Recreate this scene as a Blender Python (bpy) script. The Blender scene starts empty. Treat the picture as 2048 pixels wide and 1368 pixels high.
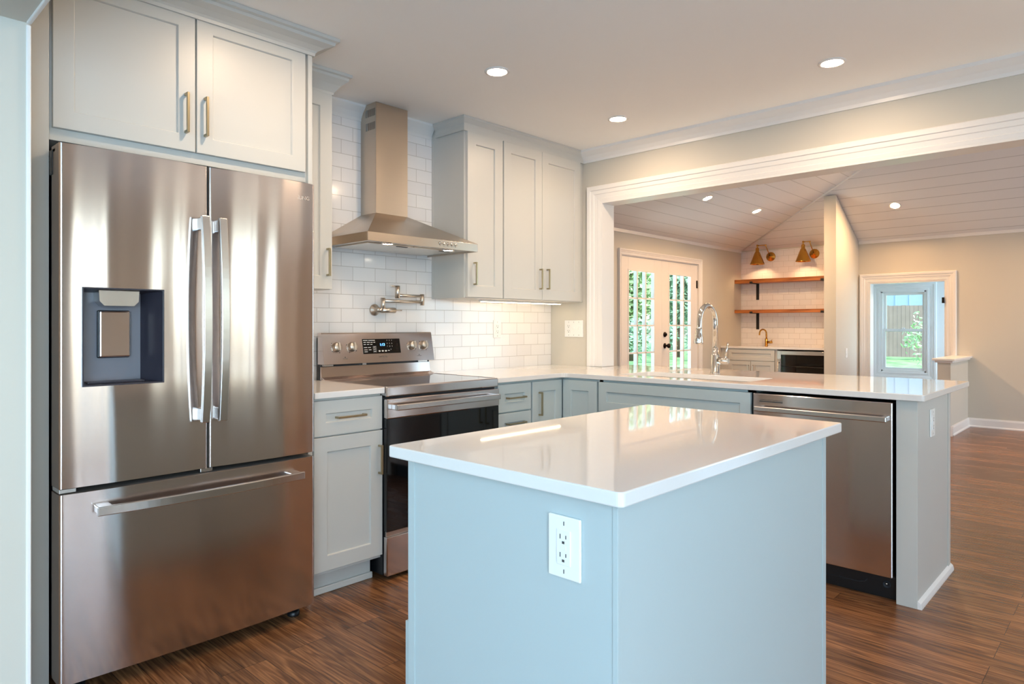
import bpy, bmesh, math, random
from mathutils import Vector, Matrix
random.seed(7)
scn = bpy.context.scene
COL = scn.collection

# ------------------------------------------------------------------ camera
cd = bpy.data.cameras.new('camera'); cam = bpy.data.objects.new('camera', cd); COL.objects.link(cam)
cd.sensor_fit = 'HORIZONTAL'; cd.sensor_width = 36.0
cd.lens = 1347.4 / 2048 * 36.0
cd.shift_x = (1024 - 1013) / 2048; cd.shift_y = (650 - 684) / 2048
cd.clip_start = 0.05; cd.clip_end = 300
cam.location = (-0.4164, -3.2565, 1.2087)
cam.rotation_euler = (math.pi / 2, 0, -0.8097)
scn.camera = cam

# ------------------------------------------------------------------ sky, exposure
wd = bpy.data.worlds.new('sky'); scn.world = wd; wd.use_nodes = True
nt = wd.node_tree; nt.nodes.clear()
wo = nt.nodes.new('ShaderNodeOutputWorld'); bg = nt.nodes.new('ShaderNodeBackground')
sk = nt.nodes.new('ShaderNodeTexSky'); sk.sky_type = 'NISHITA'; sk.sun_disc = False
sk.sun_elevation = math.radians(48); sk.sun_rotation = math.radians(200); sk.air_density = 1.0; sk.dust_density = 2.0
bg.inputs['Strength'].default_value = 0.4
nt.links.new(sk.outputs[0], bg.inputs[0]); nt.links.new(bg.outputs[0], wo.inputs[0])
vs = scn.view_settings
scn.display_settings.display_device = 'sRGB'
vs.view_transform = 'Standard'; vs.look = 'None'; vs.gamma = 1.0; vs.exposure = 0.88; vs.use_curve_mapping = False
scn.cycles.use_denoising = True
scn.cycles.max_bounces = 10; scn.cycles.diffuse_bounces = 6; scn.cycles.glossy_bounces = 5
scn.cycles.sample_clamp_indirect = 4.0
scn.cycles.caustics_reflective = False; scn.cycles.caustics_refractive = False

# lamps added for daylight, at unseen windows and on the ground outside
def area(name, loc, rot, sx, sy, power, col):
    l = bpy.data.lights.new(name, 'AREA'); l.shape = 'RECTANGLE'; l.size = sx; l.size_y = sy
    l.energy = power; l.color = col
    o = bpy.data.objects.new(name, l); COL.objects.link(o); o.location = loc; o.rotation_euler = rot
    return o
DAY = (0.40, 0.70, 1.0)
R90 = math.pi / 2
GROUND_WARM = (1.0, 0.87, 0.75)     # warm tint of an added ground lamp that brightens the kitchen ceiling
GROUND_COOL = (0.42, 0.72, 1.0)      # cool tint of the ground lamps added outside the unseen windows
area('added_skylight_side', (-3.52, -3.0, 1.35), (0, -R90, 0), 1.6, 2.6, 17, DAY)
area('added_skylight_dining', (-1.85, -5.2, 1.2), (R90, 0, 0), 2.6, 1.9, 70, DAY)
area('added_skylight_patio_door', (0.85, -5.2, 1.12), (R90, 0, 0), 0.56, 1.95, 1.5, DAY)
area('added_skylight_kitchen', (2.7, -5.2, 1.5), (R90, 0, 0), 0.96, 1.1, 1.3, DAY)
area('added_skylight_family_room', (8.0, -5.9, 1.4), (R90, 0, 0), 1.9, 1.7, 24, DAY)
area('added_skylight_vestibule', (9.75, -1.84, 1.2), (R90, 0, 0), 0.6, 1.2, 6, DAY)
area('ground_fill_kitchen', (3.1, -7.1, -0.05), (math.pi, 0, 0), 2.8, 3.4, 430, GROUND_WARM)
area('ground_fill_patio', (7.0, 3.0, -0.06), (math.pi, 0, 0), 4.0, 3.0, 170, (0.72, 0.87, 1.0))  # added fill lamp, hidden from view, cools the far room's sloping ceiling
area('ground_fill_dining', (-1.9, -7.2, -0.05), (math.pi, 0, 0), 3.0, 3.4, 330, GROUND_COOL)
area('ground_fill_side', (-5.5, -3.0, -0.05), (math.pi, 0, 0), 3.4, 3.0, 130, GROUND_COOL)

# ------------------------------------------------------------------ materials
def lin(c):
    return tuple(((v / 255) / 12.92 if v / 255 <= 0.04045 else ((v / 255 + 0.055) / 1.055) ** 2.4) for v in c) + (1.0,)
def mat(name, rgb, rough=0.5, metal=0.0, spec=0.5, coat=0.0, emit=None, estr=0.0, aniso=0.0, noise=0.0, nscale=30.0, bump=0.0):
    m = bpy.data.materials.new(name); m.use_nodes = True
    b = m.node_tree.nodes['Principled BSDF']; N = m.node_tree.nodes; K = m.node_tree.links
    b.inputs['Base Color'].default_value = lin(rgb); b.inputs['Roughness'].default_value = rough
    b.inputs['Metallic'].default_value = metal; b.inputs['Specular IOR Level'].default_value = spec
    b.inputs['Coat Weight'].default_value = coat
    if emit:
        b.inputs['Emission Color'].default_value = tuple(emit) + (1.0,); b.inputs['Emission Strength'].default_value = estr
    if aniso:
        b.inputs['Anisotropic'].default_value = aniso
        tg = N.new('ShaderNodeTangent'); tg.direction_type = 'RADIAL'; tg.axis = 'Z'
        K.new(tg.outputs[0], b.inputs['Tangent'])
    if noise or bump:
        tc = N.new('ShaderNodeTexCoord'); nz = N.new('ShaderNodeTexNoise')
        nz.inputs['Scale'].default_value = nscale; nz.inputs['Detail'].default_value = 4
        K.new(tc.outputs['Object'], nz.inputs['Vector'])
        if noise:
            hs = N.new('ShaderNodeMix'); hs.data_type = 'RGBA'
            c = lin(rgb); hs.inputs[6].default_value = c
            hs.inputs[7].default_value = tuple(x * (1 - noise) for x in c[:3]) + (1.0,)
            K.new(nz.outputs['Fac'], hs.inputs[0]); K.new(hs.outputs[2], b.inputs['Base Color'])
        if bump:
            bp = N.new('ShaderNodeBump'); bp.inputs['Strength'].default_value = bump; bp.inputs['Distance'].default_value = 0.002
            K.new(nz.outputs['Fac'], bp.inputs['Height']); K.new(bp.outputs[0], b.inputs['Normal'])
    return m
WALLC = (206, 200, 188)
M = {}
M['wall'] = mat('wall_paint', WALLC, 0.6, noise=0.02, nscale=3, bump=0.05)
M['ceiling'] = mat('ceiling_paint', (250, 247, 243), 0.7, noise=0.02, nscale=3, bump=0.05)
M['trim'] = mat('white_trim_paint', (236, 232, 228), 0.3, noise=0.01, nscale=4)
M['cab'] = mat('cabinet_paint', (201, 199, 193), 0.38, noise=0.015, nscale=5)
M['island'] = mat('daylight_blue_paint', (184, 195, 196), 0.38, noise=0.015, nscale=5)  # blue of cool daylight put into the paint of island and base cabinets
M['cooler'] = mat('cooler_liner', (150, 128, 108), 0.5, noise=0.05)
M['doorside'] = mat('grey_door_edge', (128, 118, 110), 0.45, noise=0.02)
M['gap'] = mat('cabinet_inside', (92, 96, 96), 0.7, noise=0.05)
M['quartz'] = mat('white_quartz', (230, 226, 223), 0.035, spec=0.55, noise=0.025, nscale=120)
M['plastic'] = mat('white_plastic', (240, 239, 236), 0.3, noise=0.005)
M['slot'] = mat('dark_slot', (70, 68, 66), 0.6, noise=0.05)
M['black'] = mat('black_plastic', (22, 22, 24), 0.4, noise=0.1)
M['glossblack'] = mat('black_glass', (6, 7, 9), 0.04, spec=0.6, noise=0.05)
M['iron'] = mat('black_iron', (20, 18, 18), 0.55, noise=0.1)
M['brass'] = mat('champagne_bronze', (180, 166, 136), 0.3, 1.0, noise=0.04, nscale=60)
M['abrass'] = mat('aged_brass', (206, 156, 74), 0.24, 1.0, noise=0.12, nscale=25)
M['nickel'] = mat('brushed_nickel', (214, 204, 192), 0.33, 1.0, noise=0.03, nscale=60)
M['chrome'] = mat('polished_nickel', (226, 218, 208), 0.1, 1.0, noise=0.02, nscale=60)
M['bronze'] = mat('oil_rubbed_bronze', (36, 28, 24), 0.35, 0.8, noise=0.1)
M['ceramic'] = mat('white_fireclay', (246, 243, 238), 0.12, noise=0.01)
M['grout'] = mat('rubber_gasket', (40, 40, 44), 0.7, noise=0.05)
M['disp'] = mat('dispenser_grey', (120, 120, 130), 0.3, noise=0.03)
M['dispdark'] = mat('dispenser_dark', (52, 50, 60), 0.28, noise=0.03)
M['lamp'] = mat('lamp_lens', (255, 246, 230), 0.5, emit=(1.0, 0.74, 0.50), estr=215, noise=0.01)
M['lampwarm'] = mat('lamp_lens_warm', (255, 240, 220), 0.5, emit=(1.0, 0.60, 0.29), estr=720, noise=0.01)
M['lampsmall'] = mat('hood_lamp_lens', (255, 246, 230), 0.5, emit=(1.0, 0.82, 0.62), estr=40, noise=0.01)
M['strip'] = mat('strip_lamp_lens', (255, 240, 210), 0.5, emit=(1.0, 0.78, 0.48), estr=11, noise=0.01)
M['bulb'] = mat('bulb_glow', (255, 240, 210), 0.5, emit=(1.0, 0.66, 0.34), estr=100, noise=0.01)
M['clock'] = mat('clock_digits', (60, 150, 255), 0.4, emit=(0.12, 0.42, 1.0), estr=3.0, noise=0.01)
M['ink'] = mat('grey_marking', (92, 86, 80), 0.5, noise=0.02)
M['whiteink'] = mat('white_marking', (225, 220, 215), 0.5, noise=0.02)
M['logo'] = mat('logo_marking', (226, 214, 204), 0.25, 0.6, noise=0.02)
M['fencewood'] = mat('fence_wood', (176, 154, 148), 0.8, noise=0.35, nscale=2.5)
M['siding'] = mat('blue_siding', (172, 198, 224), 0.6, noise=0.05)
M['trunk'] = mat('bark', (96, 82, 70), 0.9, noise=0.3, nscale=6)
M['soil'] = mat('deck_boards', (150, 130, 112), 0.8, noise=0.2)

def steel(name, rgb, rough=0.15, an=0.8, rot=0.25, scale=(2, 2, 260), bump=0.06):
    m = bpy.data.materials.new(name); m.use_nodes = True
    N = m.node_tree.nodes; K = m.node_tree.links; b = N['Principled BSDF']
    b.inputs['Metallic'].default_value = 1.0; b.inputs['Roughness'].default_value = rough
    b.inputs['Anisotropic'].default_value = an; b.inputs['Anisotropic Rotation'].default_value = rot
    tg = N.new('ShaderNodeTangent'); tg.direction_type = 'RADIAL'; tg.axis = 'Z'; K.new(tg.outputs[0], b.inputs['Tangent'])
    tc = N.new('ShaderNodeTexCoord'); mp = N.new('ShaderNodeMapping'); mp.inputs['Scale'].default_value = scale
    nz = N.new('ShaderNodeTexNoise'); nz.inputs['Scale'].default_value = 3; nz.inputs['Detail'].default_value = 3
    K.new(tc.outputs['Object'], mp.inputs[0]); K.new(mp.outputs[0], nz.inputs['Vector'])
    mx = N.new('ShaderNodeMix'); mx.data_type = 'RGBA'; c = lin(rgb)
    mx.inputs[6].default_value = tuple(x * 0.93 for x in c[:3]) + (1,); mx.inputs[7].default_value = c
    K.new(nz.outputs['Fac'], mx.inputs[0]); K.new(mx.outputs[2], b.inputs['Base Color'])
    return m
M['steel'] = steel('brushed_steel', (216, 205, 201))
M['steelhood'] = steel('brushed_steel_hood', (200, 186, 170), 0.3, 0.6)
M['steelv'] = steel('satin_steel_trim', (205, 200, 196), 0.25, 0.3)
M['filter'] = steel('hood_filter_mesh', (225, 218, 210), 0.35, 0.0)

def tile_mat(name, ox, oz, ax):
    m = bpy.data.materials.new(name); m.use_nodes = True
    N = m.node_tree.nodes; K = m.node_tree.links; b = N['Principled BSDF']
    geo = N.new('ShaderNodeNewGeometry'); sp = N.new('ShaderNodeSeparateXYZ'); K.new(geo.outputs['Position'], sp.inputs[0])
    cb = N.new('ShaderNodeCombineXYZ')
    a1 = N.new('ShaderNodeMath'); a1.operation = 'ADD'; a1.inputs[1].default_value = ox; K.new(sp.outputs[ax], a1.inputs[0])
    a2 = N.new('ShaderNodeMath'); a2.operation = 'ADD'; a2.inputs[1].default_value = oz; K.new(sp.outputs[2], a2.inputs[0])
    K.new(a1.outputs[0], cb.inputs[0]); K.new(a2.outputs[0], cb.inputs[1])
    br = N.new('ShaderNodeTexBrick'); br.offset = 0.5; br.offset_frequency = 2
    br.inputs['Scale'].default_value = 1.0; br.inputs['Brick Width'].default_value = 0.1515; br.inputs['Row Height'].default_value = 0.0783
    br.inputs['Mortar Size'].default_value = 0.0013; br.inputs['Mortar Smooth'].default_value = 0.15; br.inputs['Bias'].default_value = 0
    br.inputs['Color1'].default_value = lin((243, 239, 237)); br.inputs['Color2'].default_value = lin((236, 232, 231))
    br.inputs['Mortar'].default_value = lin((188, 180, 174))
    K.new(cb.outputs[0], br.inputs['Vector']); K.new(br.outputs['Color'], b.inputs['Base Color'])
    inv = N.new('ShaderNodeMath'); inv.operation = 'SUBTRACT'; inv.inputs[0].default_value = 1.0; K.new(br.outputs['Fac'], inv.inputs[1])
    nz = N.new('ShaderNodeTexNoise'); nz.inputs['Scale'].default_value = 9.0; nz.inputs['Detail'].default_value = 1
    K.new(geo.outputs['Position'], nz.inputs['Vector'])
    ml = N.new('ShaderNodeMath'); ml.operation = 'MULTIPLY_ADD'; ml.inputs[1].default_value = 0.9
    K.new(nz.outputs['Fac'], ml.inputs[0]); K.new(inv.outputs[0], ml.inputs[2])
    bp = N.new('ShaderNodeBump'); bp.inputs['Strength'].default_value = 0.5; bp.inputs['Distance'].default_value = 0.0015
    K.new(ml.outputs[0], bp.inputs['Height']); K.new(bp.outputs[0], b.inputs['Normal'])
    rr = N.new('ShaderNodeMapRange'); rr.inputs['To Min'].default_value = 0.12; rr.inputs['To Max'].default_value = 0.7
    K.new(br.outputs['Fac'], rr.inputs['Value']); K.new(rr.outputs[0], b.inputs['Roughness'])
    return m
# rows: a joint line lies at z = 1.3803, and in the row below it a joint at x = 1.737
M['tile'] = tile_mat('subway_tile', -1.737 + 0.1515 * 20, -1.3803 + 0.0783 * 20, 0)
M['tilenook'] = tile_mat('subway_tile_nook', -0.33 + 0.1515 * 20, -1.1717 + 0.0783 * 20, 1)

def floor_mat():
    m = bpy.data.materials.new('dark_oak_boards'); m.use_nodes = True
    N = m.node_tree.nodes; K = m.node_tree.links; b = N['Principled BSDF']
    tc = N.new('ShaderNodeTexCoord'); sp = N.new('ShaderNodeSeparateXYZ'); K.new(tc.outputs['Object'], sp.inputs[0])
    cb = N.new('ShaderNodeCombineXYZ'); K.new(sp.outputs[1], cb.inputs[0]); K.new(sp.outputs[0], cb.inputs[1])
    br = N.new('ShaderNodeTexBrick'); br.offset = 0.37; br.offset_frequency = 3; br.squash = 1.0
    br.inputs['Scale'].default_value = 1; br.inputs['Brick Width'].default_value = 0.95; br.inputs['Row Height'].default_value = 0.083
    br.inputs['Mortar Size'].default_value = 0.0009; br.inputs['Mortar Smooth'].default_value = 0.2; br.inputs['Bias'].default_value = 0
    br.inputs['Color1'].default_value = (0, 0, 0, 1); br.inputs['Color2'].default_value = (1, 1, 1, 1); br.inputs['Mortar'].default_value = (0.3, 0.3, 0.3, 1)
    K.new(cb.outputs[0], br.inputs['Vector'])
    # per-board shift of the grain
    mp = N.new('ShaderNodeMapping'); mp.inputs['Scale'].default_value = (0.8, 8.0, 1.0); K.new(cb.outputs[0], mp.inputs[0])
    off = N.new('ShaderNodeVectorMath'); off.operation = 'MULTIPLY_ADD'
    off.inputs[1].default_value = (7.0, 5.0, 31.0); K.new(br.outputs['Color'], off.inputs[0]); K.new(mp.outputs[0], off.inputs[2])
    n1 = N.new('ShaderNodeTexNoise'); n1.inputs['Scale'].default_value = 1.6; n1.inputs['Detail'].default_value = 3; n1.inputs['Distortion'].default_value = 0.6
    K.new(off.outputs[0], n1.inputs['Vector'])
    # cathedral grain: rings of a slowly varying field
    sn = N.new('ShaderNodeMath'); sn.operation = 'MULTIPLY'; sn.inputs[1].default_value = 46.0; K.new(n1.outputs['Fac'], sn.inputs[0])
    si = N.new('ShaderNodeMath'); si.operation = 'SINE'; K.new(sn.outputs[0], si.inputs[0])
    n2 = N.new('ShaderNodeTexNoise'); n2.inputs['Scale'].default_value = 14; n2.inputs['Detail'].default_value = 5
    mp2 = N.new('ShaderNodeMapping'); mp2.inputs['Scale'].default_value = (0.35, 9.0, 1.0); K.new(cb.outputs[0], mp2.inputs[0]); K.new(mp2.outputs[0], n2.inputs['Vector'])
    mix = N.new('ShaderNodeMath'); mix.operation = 'MULTIPLY_ADD'; mix.inputs[1].default_value = 0.11; K.new(si.outputs[0], mix.inputs[0]); K.new(n2.outputs['Fac'], mix.inputs[2])
    rp = N.new('ShaderNodeValToRGB'); e = rp.color_ramp.elements
    e[0].position = 0.22; e[0].color = lin((80, 51, 33)); e[1].position = 0.78; e[1].color = lin((156, 108, 69))
    q = rp.color_ramp.elements.new(0.5); q.color = lin((119, 78, 49))
    K.new(mix.outputs[0], rp.inputs[0])
    hv = N.new('ShaderNodeHueSaturation'); K.new(rp.outputs[0], hv.inputs['Color'])
    mr = N.new('ShaderNodeMapRange'); mr.inputs['To Min'].default_value = 0.72; mr.inputs['To Max'].default_value = 1.28
    sx = N.new('ShaderNodeSeparateColor'); K.new(br.outputs['Color'], sx.inputs[0]); K.new(sx.outputs[0], mr.inputs['Value']); K.new(mr.outputs[0], hv.inputs['Value'])
    md = N.new('ShaderNodeMix'); md.data_type = 'RGBA'; md.inputs[7].default_value = lin((34, 20, 13))
    K.new(br.outputs['Fac'], md.inputs[0]); K.new(hv.outputs[0], md.inputs[6]); K.new(md.outputs[2], b.inputs['Base Color'])
    b.inputs['Roughness'].default_value = 0.27; b.inputs['Specular IOR Level'].default_value = 0.45
    bp = N.new('ShaderNodeBump'); bp.inputs['Strength'].default_value = 0.25; bp.inputs['Distance'].default_value = 0.001
    iv = N.new('ShaderNodeMath'); iv.operation = 'SUBTRACT'; K.new(mix.outputs[0], iv.inputs[0]); K.new(br.outputs['Fac'], iv.inputs[1])
    K.new(iv.outputs[0], bp.inputs['Height']); K.new(bp.outputs[0], b.inputs['Normal'])
    return m
M['floor'] = floor_mat()

def plank_mat(name, ax, width, origin):
    m = bpy.data.materials.new(name); m.use_nodes = True
    N = m.node_tree.nodes; K = m.node_tree.links; b = N['Principled BSDF']
    geo = N.new('ShaderNodeNewGeometry'); sp = N.new('ShaderNodeSeparateXYZ'); K.new(geo.outputs['Position'], sp.inputs[0])
    cb = N.new('ShaderNodeCombineXYZ')
    sh = N.new('ShaderNodeMath'); sh.operation = 'ADD'; sh.inputs[1].default_value = 57.0; K.new(sp.outputs[1 - ax], sh.inputs[0]); K.new(sh.outputs[0], cb.inputs[0])
    ad = N.new('ShaderNodeMath'); ad.operation = 'ADD'; ad.inputs[1].default_value = origin; K.new(sp.outputs[ax], ad.inputs[0]); K.new(ad.outputs[0], cb.inputs[1])
    br = N.new('ShaderNodeTexBrick'); br.offset = 0.0; br.inputs['Scale'].default_value = 1
    br.inputs['Brick Width'].default_value = 40.0; br.inputs['Row Height'].default_value = width; br.inputs['Mortar Size'].default_value = 0.003
    br.inputs['Mortar Smooth'].default_value = 0.3
    br.inputs['Color1'].default_value = lin((226, 224, 224)); br.inputs['Color2'].default_value = lin((222, 220, 220)); br.inputs['Mortar'].default_value = lin((176, 173, 172))
    K.new(cb.outputs[0], br.inputs['Vector']); K.new(br.outputs['Color'], b.inputs['Base Color'])
    bp = N.new('ShaderNodeBump'); bp.invert = True; bp.inputs['Strength'].default_value = 0.6; bp.inputs['Distance'].default_value = 0.004
    K.new(br.outputs['Fac'], bp.inputs['Height']); K.new(bp.outputs[0], b.inputs['Normal'])
    b.inputs['Roughness'].default_value = 0.45
    return m
M['plankA'] = plank_mat('ceiling_boards_patio_side', 1, 0.172, 10)
M['plankB'] = plank_mat('ceiling_boards_window_side', 0, 0.145, 0)

def wood_mat():
    m = bpy.data.materials.new('honey_wood'); m.use_nodes = True
    N = m.node_tree.nodes; K = m.node_tree.links; b = N['Principled BSDF']
    tc = N.new('ShaderNodeTexCoord'); mp = N.new('ShaderNodeMapping'); mp.inputs['Scale'].default_value = (14, 1.2, 14)
    nz = N.new('ShaderNodeTexNoise'); nz.inputs['Scale'].default_value = 2.5; nz.inputs['Detail'].default_value = 5
    K.new(tc.outputs['Object'], mp.inputs[0]); K.new(mp.outputs[0], nz.inputs['Vector'])
    rp = N.new('ShaderNodeValToRGB'); rp.color_ramp.elements[0].position = 0.3; rp.color_ramp.elements[0].color = lin((140, 76, 28))
    rp.color_ramp.elements[1].position = 0.7; rp.color_ramp.elements[1].color = lin((204, 124, 58))
    K.new(nz.outputs['Fac'], rp.inputs[0]); K.new(rp.outputs[0], b.inputs['Base Color']); b.inputs['Roughness'].default_value = 0.4
    return m
M['shelf'] = wood_mat()

def glass_mat(name, tint=(1, 1, 1)):
    m = bpy.data.materials.new(name); m.use_nodes = True
    N = m.node_tree.nodes; K = m.node_tree.links; N.clear()
    o = N.new('ShaderNodeOutputMaterial'); mx = N.new('ShaderNodeMixShader'); tr = N.new('ShaderNodeBsdfTransparent'); gl = N.new('ShaderNodeBsdfGlossy')
    fr = N.new('ShaderNodeFresnel'); fr.inputs[0].default_value = 1.45
    tr.inputs[0].default_value = tuple(tint) + (1,); gl.inputs['Roughness'].default_value = 0.0
    ge = N.new('ShaderNodeNewGeometry'); sb = N.new('ShaderNodeMath'); sb.operation = 'SUBTRACT'; sb.inputs[0].default_value = 1.0; K.new(ge.outputs['Backfacing'], sb.inputs[1])
    fm = N.new('ShaderNodeMath'); fm.operation = 'MULTIPLY'; K.new(fr.outputs[0], fm.inputs[0]); K.new(sb.outputs[0], fm.inputs[1])
    K.new(fm.outputs[0], mx.inputs[0]); K.new(tr.outputs[0], mx.inputs[1]); K.new(gl.outputs[0], mx.inputs[2]); K.new(mx.outputs[0], o.inputs[0])
    return m
M['glass'] = glass_mat('window_glass', (0.93, 0.97, 0.96))
M['coolerglass'] = glass_mat('tinted_glass', (0.62, 0.58, 0.54))

def leaf_mat(name, a, bcol):
    m = bpy.data.materials.new(name); m.use_nodes = True
    N = m.node_tree.nodes; K = m.node_tree.links; b = N['Principled BSDF']
    geo = N.new('ShaderNodeNewGeometry'); rp = N.new('ShaderNodeValToRGB')
    rp.color_ramp.elements[0].color = lin(a); rp.color_ramp.elements[1].color = lin(bcol)
    K.new(geo.outputs['Random Per Island'], rp.inputs[0]); K.new(rp.outputs[0], b.inputs['Base Color']); b.inputs['Roughness'].default_value = 0.6
    return m
M['leaf'] = leaf_mat('leaves_mid', (122, 168, 134), (200, 224, 196))
M['leafdark'] = leaf_mat('leaves_dark', (96, 144, 118), (172, 208, 178))
M['leafpale'] = leaf_mat('leaves_pale', (150, 190, 130), (216, 232, 196))
def grass_mat():
    m = bpy.data.materials.new('lawn_grass'); m.use_nodes = True
    N = m.node_tree.nodes; K = m.node_tree.links; b = N['Principled BSDF']
    tc = N.new('ShaderNodeTexCoord'); nz = N.new('ShaderNodeTexNoise'); nz.inputs['Scale'].default_value = 2.2; nz.inputs['Detail'].default_value = 9
    K.new(tc.outputs['Object'], nz.inputs['Vector'])
    rp = N.new('ShaderNodeValToRGB'); rp.color_ramp.elements[0].position = 0.35; rp.color_ramp.elements[0].color = lin((112, 176, 100))
    rp.color_ramp.elements[1].position = 0.65; rp.color_ramp.elements[1].color = lin((190, 226, 160))
    K.new(nz.outputs['Fac'], rp.inputs[0]); K.new(rp.outputs[0], b.inputs['Base Color']); b.inputs['Roughness'].default_value = 0.9
    return m
M['grass'] = grass_mat()

# ------------------------------------------------------------------ mesh helpers
class MB:
    """collects shapes in room coordinates; build() links them as one mesh object"""
    def __init__(s): s.v = []; s.f = []; s.sm = []
    def add(s, vs, fs, smooth=False):
        n = len(s.v); s.v += [tuple(p) for p in vs]; s.f += [tuple(n + i for i in f) for f in fs]; s.sm += [smooth] * len(fs)
        return s
    def bm(s, bm, smooth=False):
        bm.verts.index_update()
        s.add([v.co for v in bm.verts], [[v.index for v in f.verts] for f in bm.faces], smooth); bm.free(); return s
    def box(s, x0, x1, y0, y1, z0, z1, b=0.0, seg=2):
        x0, x1 = sorted((x0, x1)); y0, y1 = sorted((y0, y1)); z0, z1 = sorted((z0, z1))
        vs = [(x, y, z) for x in (x0, x1) for y in (y0, y1) for z in (z0, z1)]
        fs = [(0, 1, 3, 2), (4, 6, 7, 5), (0, 4, 5, 1), (2, 3, 7, 6), (0, 2, 6, 4), (1, 5, 7, 3)]
        if b <= 0: return s.add(vs, fs)
        bm = bmesh.new(); bv = [bm.verts.new(v) for v in vs]
        for f in fs: bm.faces.new([bv[i] for i in f])
        b = min(b, 0.45 * min(x1 - x0, y1 - y0, z1 - z0))
        bmesh.ops.bevel(bm, geom=list(bm.edges), offset=b, segments=seg, profile=0.5, affect='EDGES')
        return s.bm(bm)
    def prism(s, pts, axis, a, b, bev=0.0):
        """closed 2-D outline swept along an axis (0,1,2) from a to b"""
        def P(p, t):
            q = list(p); q.insert(axis, t); return tuple(q)
        n = len(pts)
        if not bev:
            vs = [P(p, a) for p in pts] + [P(p, b) for p in pts]
            fs = [(i, (i + 1) % n, n + (i + 1) % n, n + i) for i in range(n)] + [tuple(range(n))[::-1], tuple(range(n, 2 * n))]
            return s.add(vs, fs)
        bm = bmesh.new(); A = [bm.verts.new(P(p, a)) for p in pts]; B = [bm.verts.new(P(p, b)) for p in pts]
        for i in range(n): bm.faces.new((A[i], A[(i + 1) % n], B[(i + 1) % n], B[i]))
        bm.faces.new(A[::-1]); bm.faces.new(B)
        bmesh.ops.bevel(bm, geom=[e for e in bm.edges if e.calc_face_angle(0) > 0.5], offset=bev, segments=2, profile=0.5, affect='EDGES')
        return s.bm(bm)
    def tube(s, pts, r, seg=16, cap=True):
        """round tube through points; r is one radius or one per point"""
        pts = [Vector(p) for p in pts]; rs = r if isinstance(r, (list, tuple)) else [r] * len(pts)
        n = len(pts); vs = []; fs = []; up = None
        for i, p in enumerate(pts):
            t = (pts[min(i + 1, n - 1)] - pts[max(i - 1, 0)]).normalized()
            if up is None: up = Vector((0, 0, 1)) if abs(t.z) < 0.9 else Vector((1, 0, 0))
            a = (up - t * up.dot(t)).normalized(); up = a; c = t.cross(a)
            for k in range(seg):
                w = 2 * math.pi * k / seg; vs.append(p + (a * math.cos(w) + c * math.sin(w)) * rs[i])
        for i in range(n - 1):
            for k in range(seg):
                k2 = (k + 1) % seg; fs.append((i * seg + k, i * seg + k2, (i + 1) * seg + k2, (i + 1) * seg + k))
        s.add(vs, fs, True)
        if cap:
            m = len(s.v) - len(vs)
            s.f += [tuple(m + k for k in range(seg))[::-1], tuple(m + (n - 1) * seg + k for k in range(seg))]; s.sm += [False, False]
        return s
    def lathe(s, c, axis, prof, seg=32, smooth=True):
        """profile of (radius, height along axis) turned about an axis through c"""
        c = Vector(c); ax = Vector(axis).normalized(); a = ax.orthogonal().normalized(); d = ax.cross(a); vs = []; fs = []
        for (r, h) in prof:
            for k in range(seg):
                w = 2 * math.pi * k / seg; vs.append(c + ax * h + (a * math.cos(w) + d * math.sin(w)) * r)
        for i in range(len(prof) - 1):
            for k in range(seg):
                k2 = (k + 1) % seg; fs.append((i * seg + k, i * seg + k2, (i + 1) * seg + k2, (i + 1) * seg + k))
        s.add(vs, fs, smooth); return s
    def build(s, name, m, parent=None, kind=None, label=None):
        off = Vector((0, 0, 0)); q = parent
        while q is not None: off += q.location; q = q.parent
        me = bpy.data.meshes.new(name); me.from_pydata([tuple(Vector(v) - off) for v in s.v], [], s.f); me.update()
        bm = bmesh.new(); bm.from_mesh(me); bmesh.ops.recalc_face_normals(bm, faces=bm.faces)
        bm.to_mesh(me); bm.free()
        for p, sm in zip(me.polygons, s.sm): p.use_smooth = sm
        me.materials.append(M[m] if isinstance(m, str) else m)
        o = bpy.data.objects.new(name, me); COL.objects.link(o)
        if parent is not None: o.parent = parent
        if kind: o['kind'] = kind
        if label: o['label'] = label
        return o
def thing(name, label, cat, loc=(0, 0, 0), group=None):
    o = bpy.data.objects.new(name, None); o.empty_display_size = 0.05; COL.objects.link(o); o.location = loc
    o['label'] = label; o['category'] = cat
    if group: o['group'] = group
    return o
def struct(name, mb, m): return mb.build(name, m, None, 'structure')
def sroot(name, loc=(0, 0, 0)):
    o = bpy.data.objects.new(name, None); COL.objects.link(o); o.location = loc; o['kind'] = 'structure'; return o
def single(name, mb, m, label, cat, group=None):
    o = mb.build(name, m); o['label'] = label; o['category'] = cat
    if group: o['group'] = group
    return o
def text(name, body, size, loc, rot, m, parent, ext=0.0004, align='CENTER'):
    c = bpy.data.curves.new(name, 'FONT'); c.body = body; c.size = size; c.extrude = ext; c.align_x = align; c.align_y = 'CENTER'
    t = bpy.data.objects.new(name, c); COL.objects.link(t); t.rotation_euler = rot; bpy.context.view_layer.update()
    me = bpy.data.meshes.new_from_object(t); bpy.data.objects.remove(t)
    R = Matrix.Translation(Vector(loc)) @ (rot.to_matrix().to_4x4() if hasattr(rot, 'to_matrix') else Matrix.Identity(4))
    off = Vector((0, 0, 0)); q = parent
    while q is not None: off += q.location; q = q.parent
    me.transform(Matrix.Translation(-off) @ R); me.materials.clear(); me.materials.append(M[m])
    o = bpy.data.objects.new(name, me); COL.objects.link(o); o.parent = parent; return o
from mathutils import Euler
FACE_MY = Euler((R90, 0, 0))                       # text read by a viewer looking towards +y
FACE_MX = Euler((R90, 0, -R90))                    # text read by a viewer looking towards +x

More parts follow.
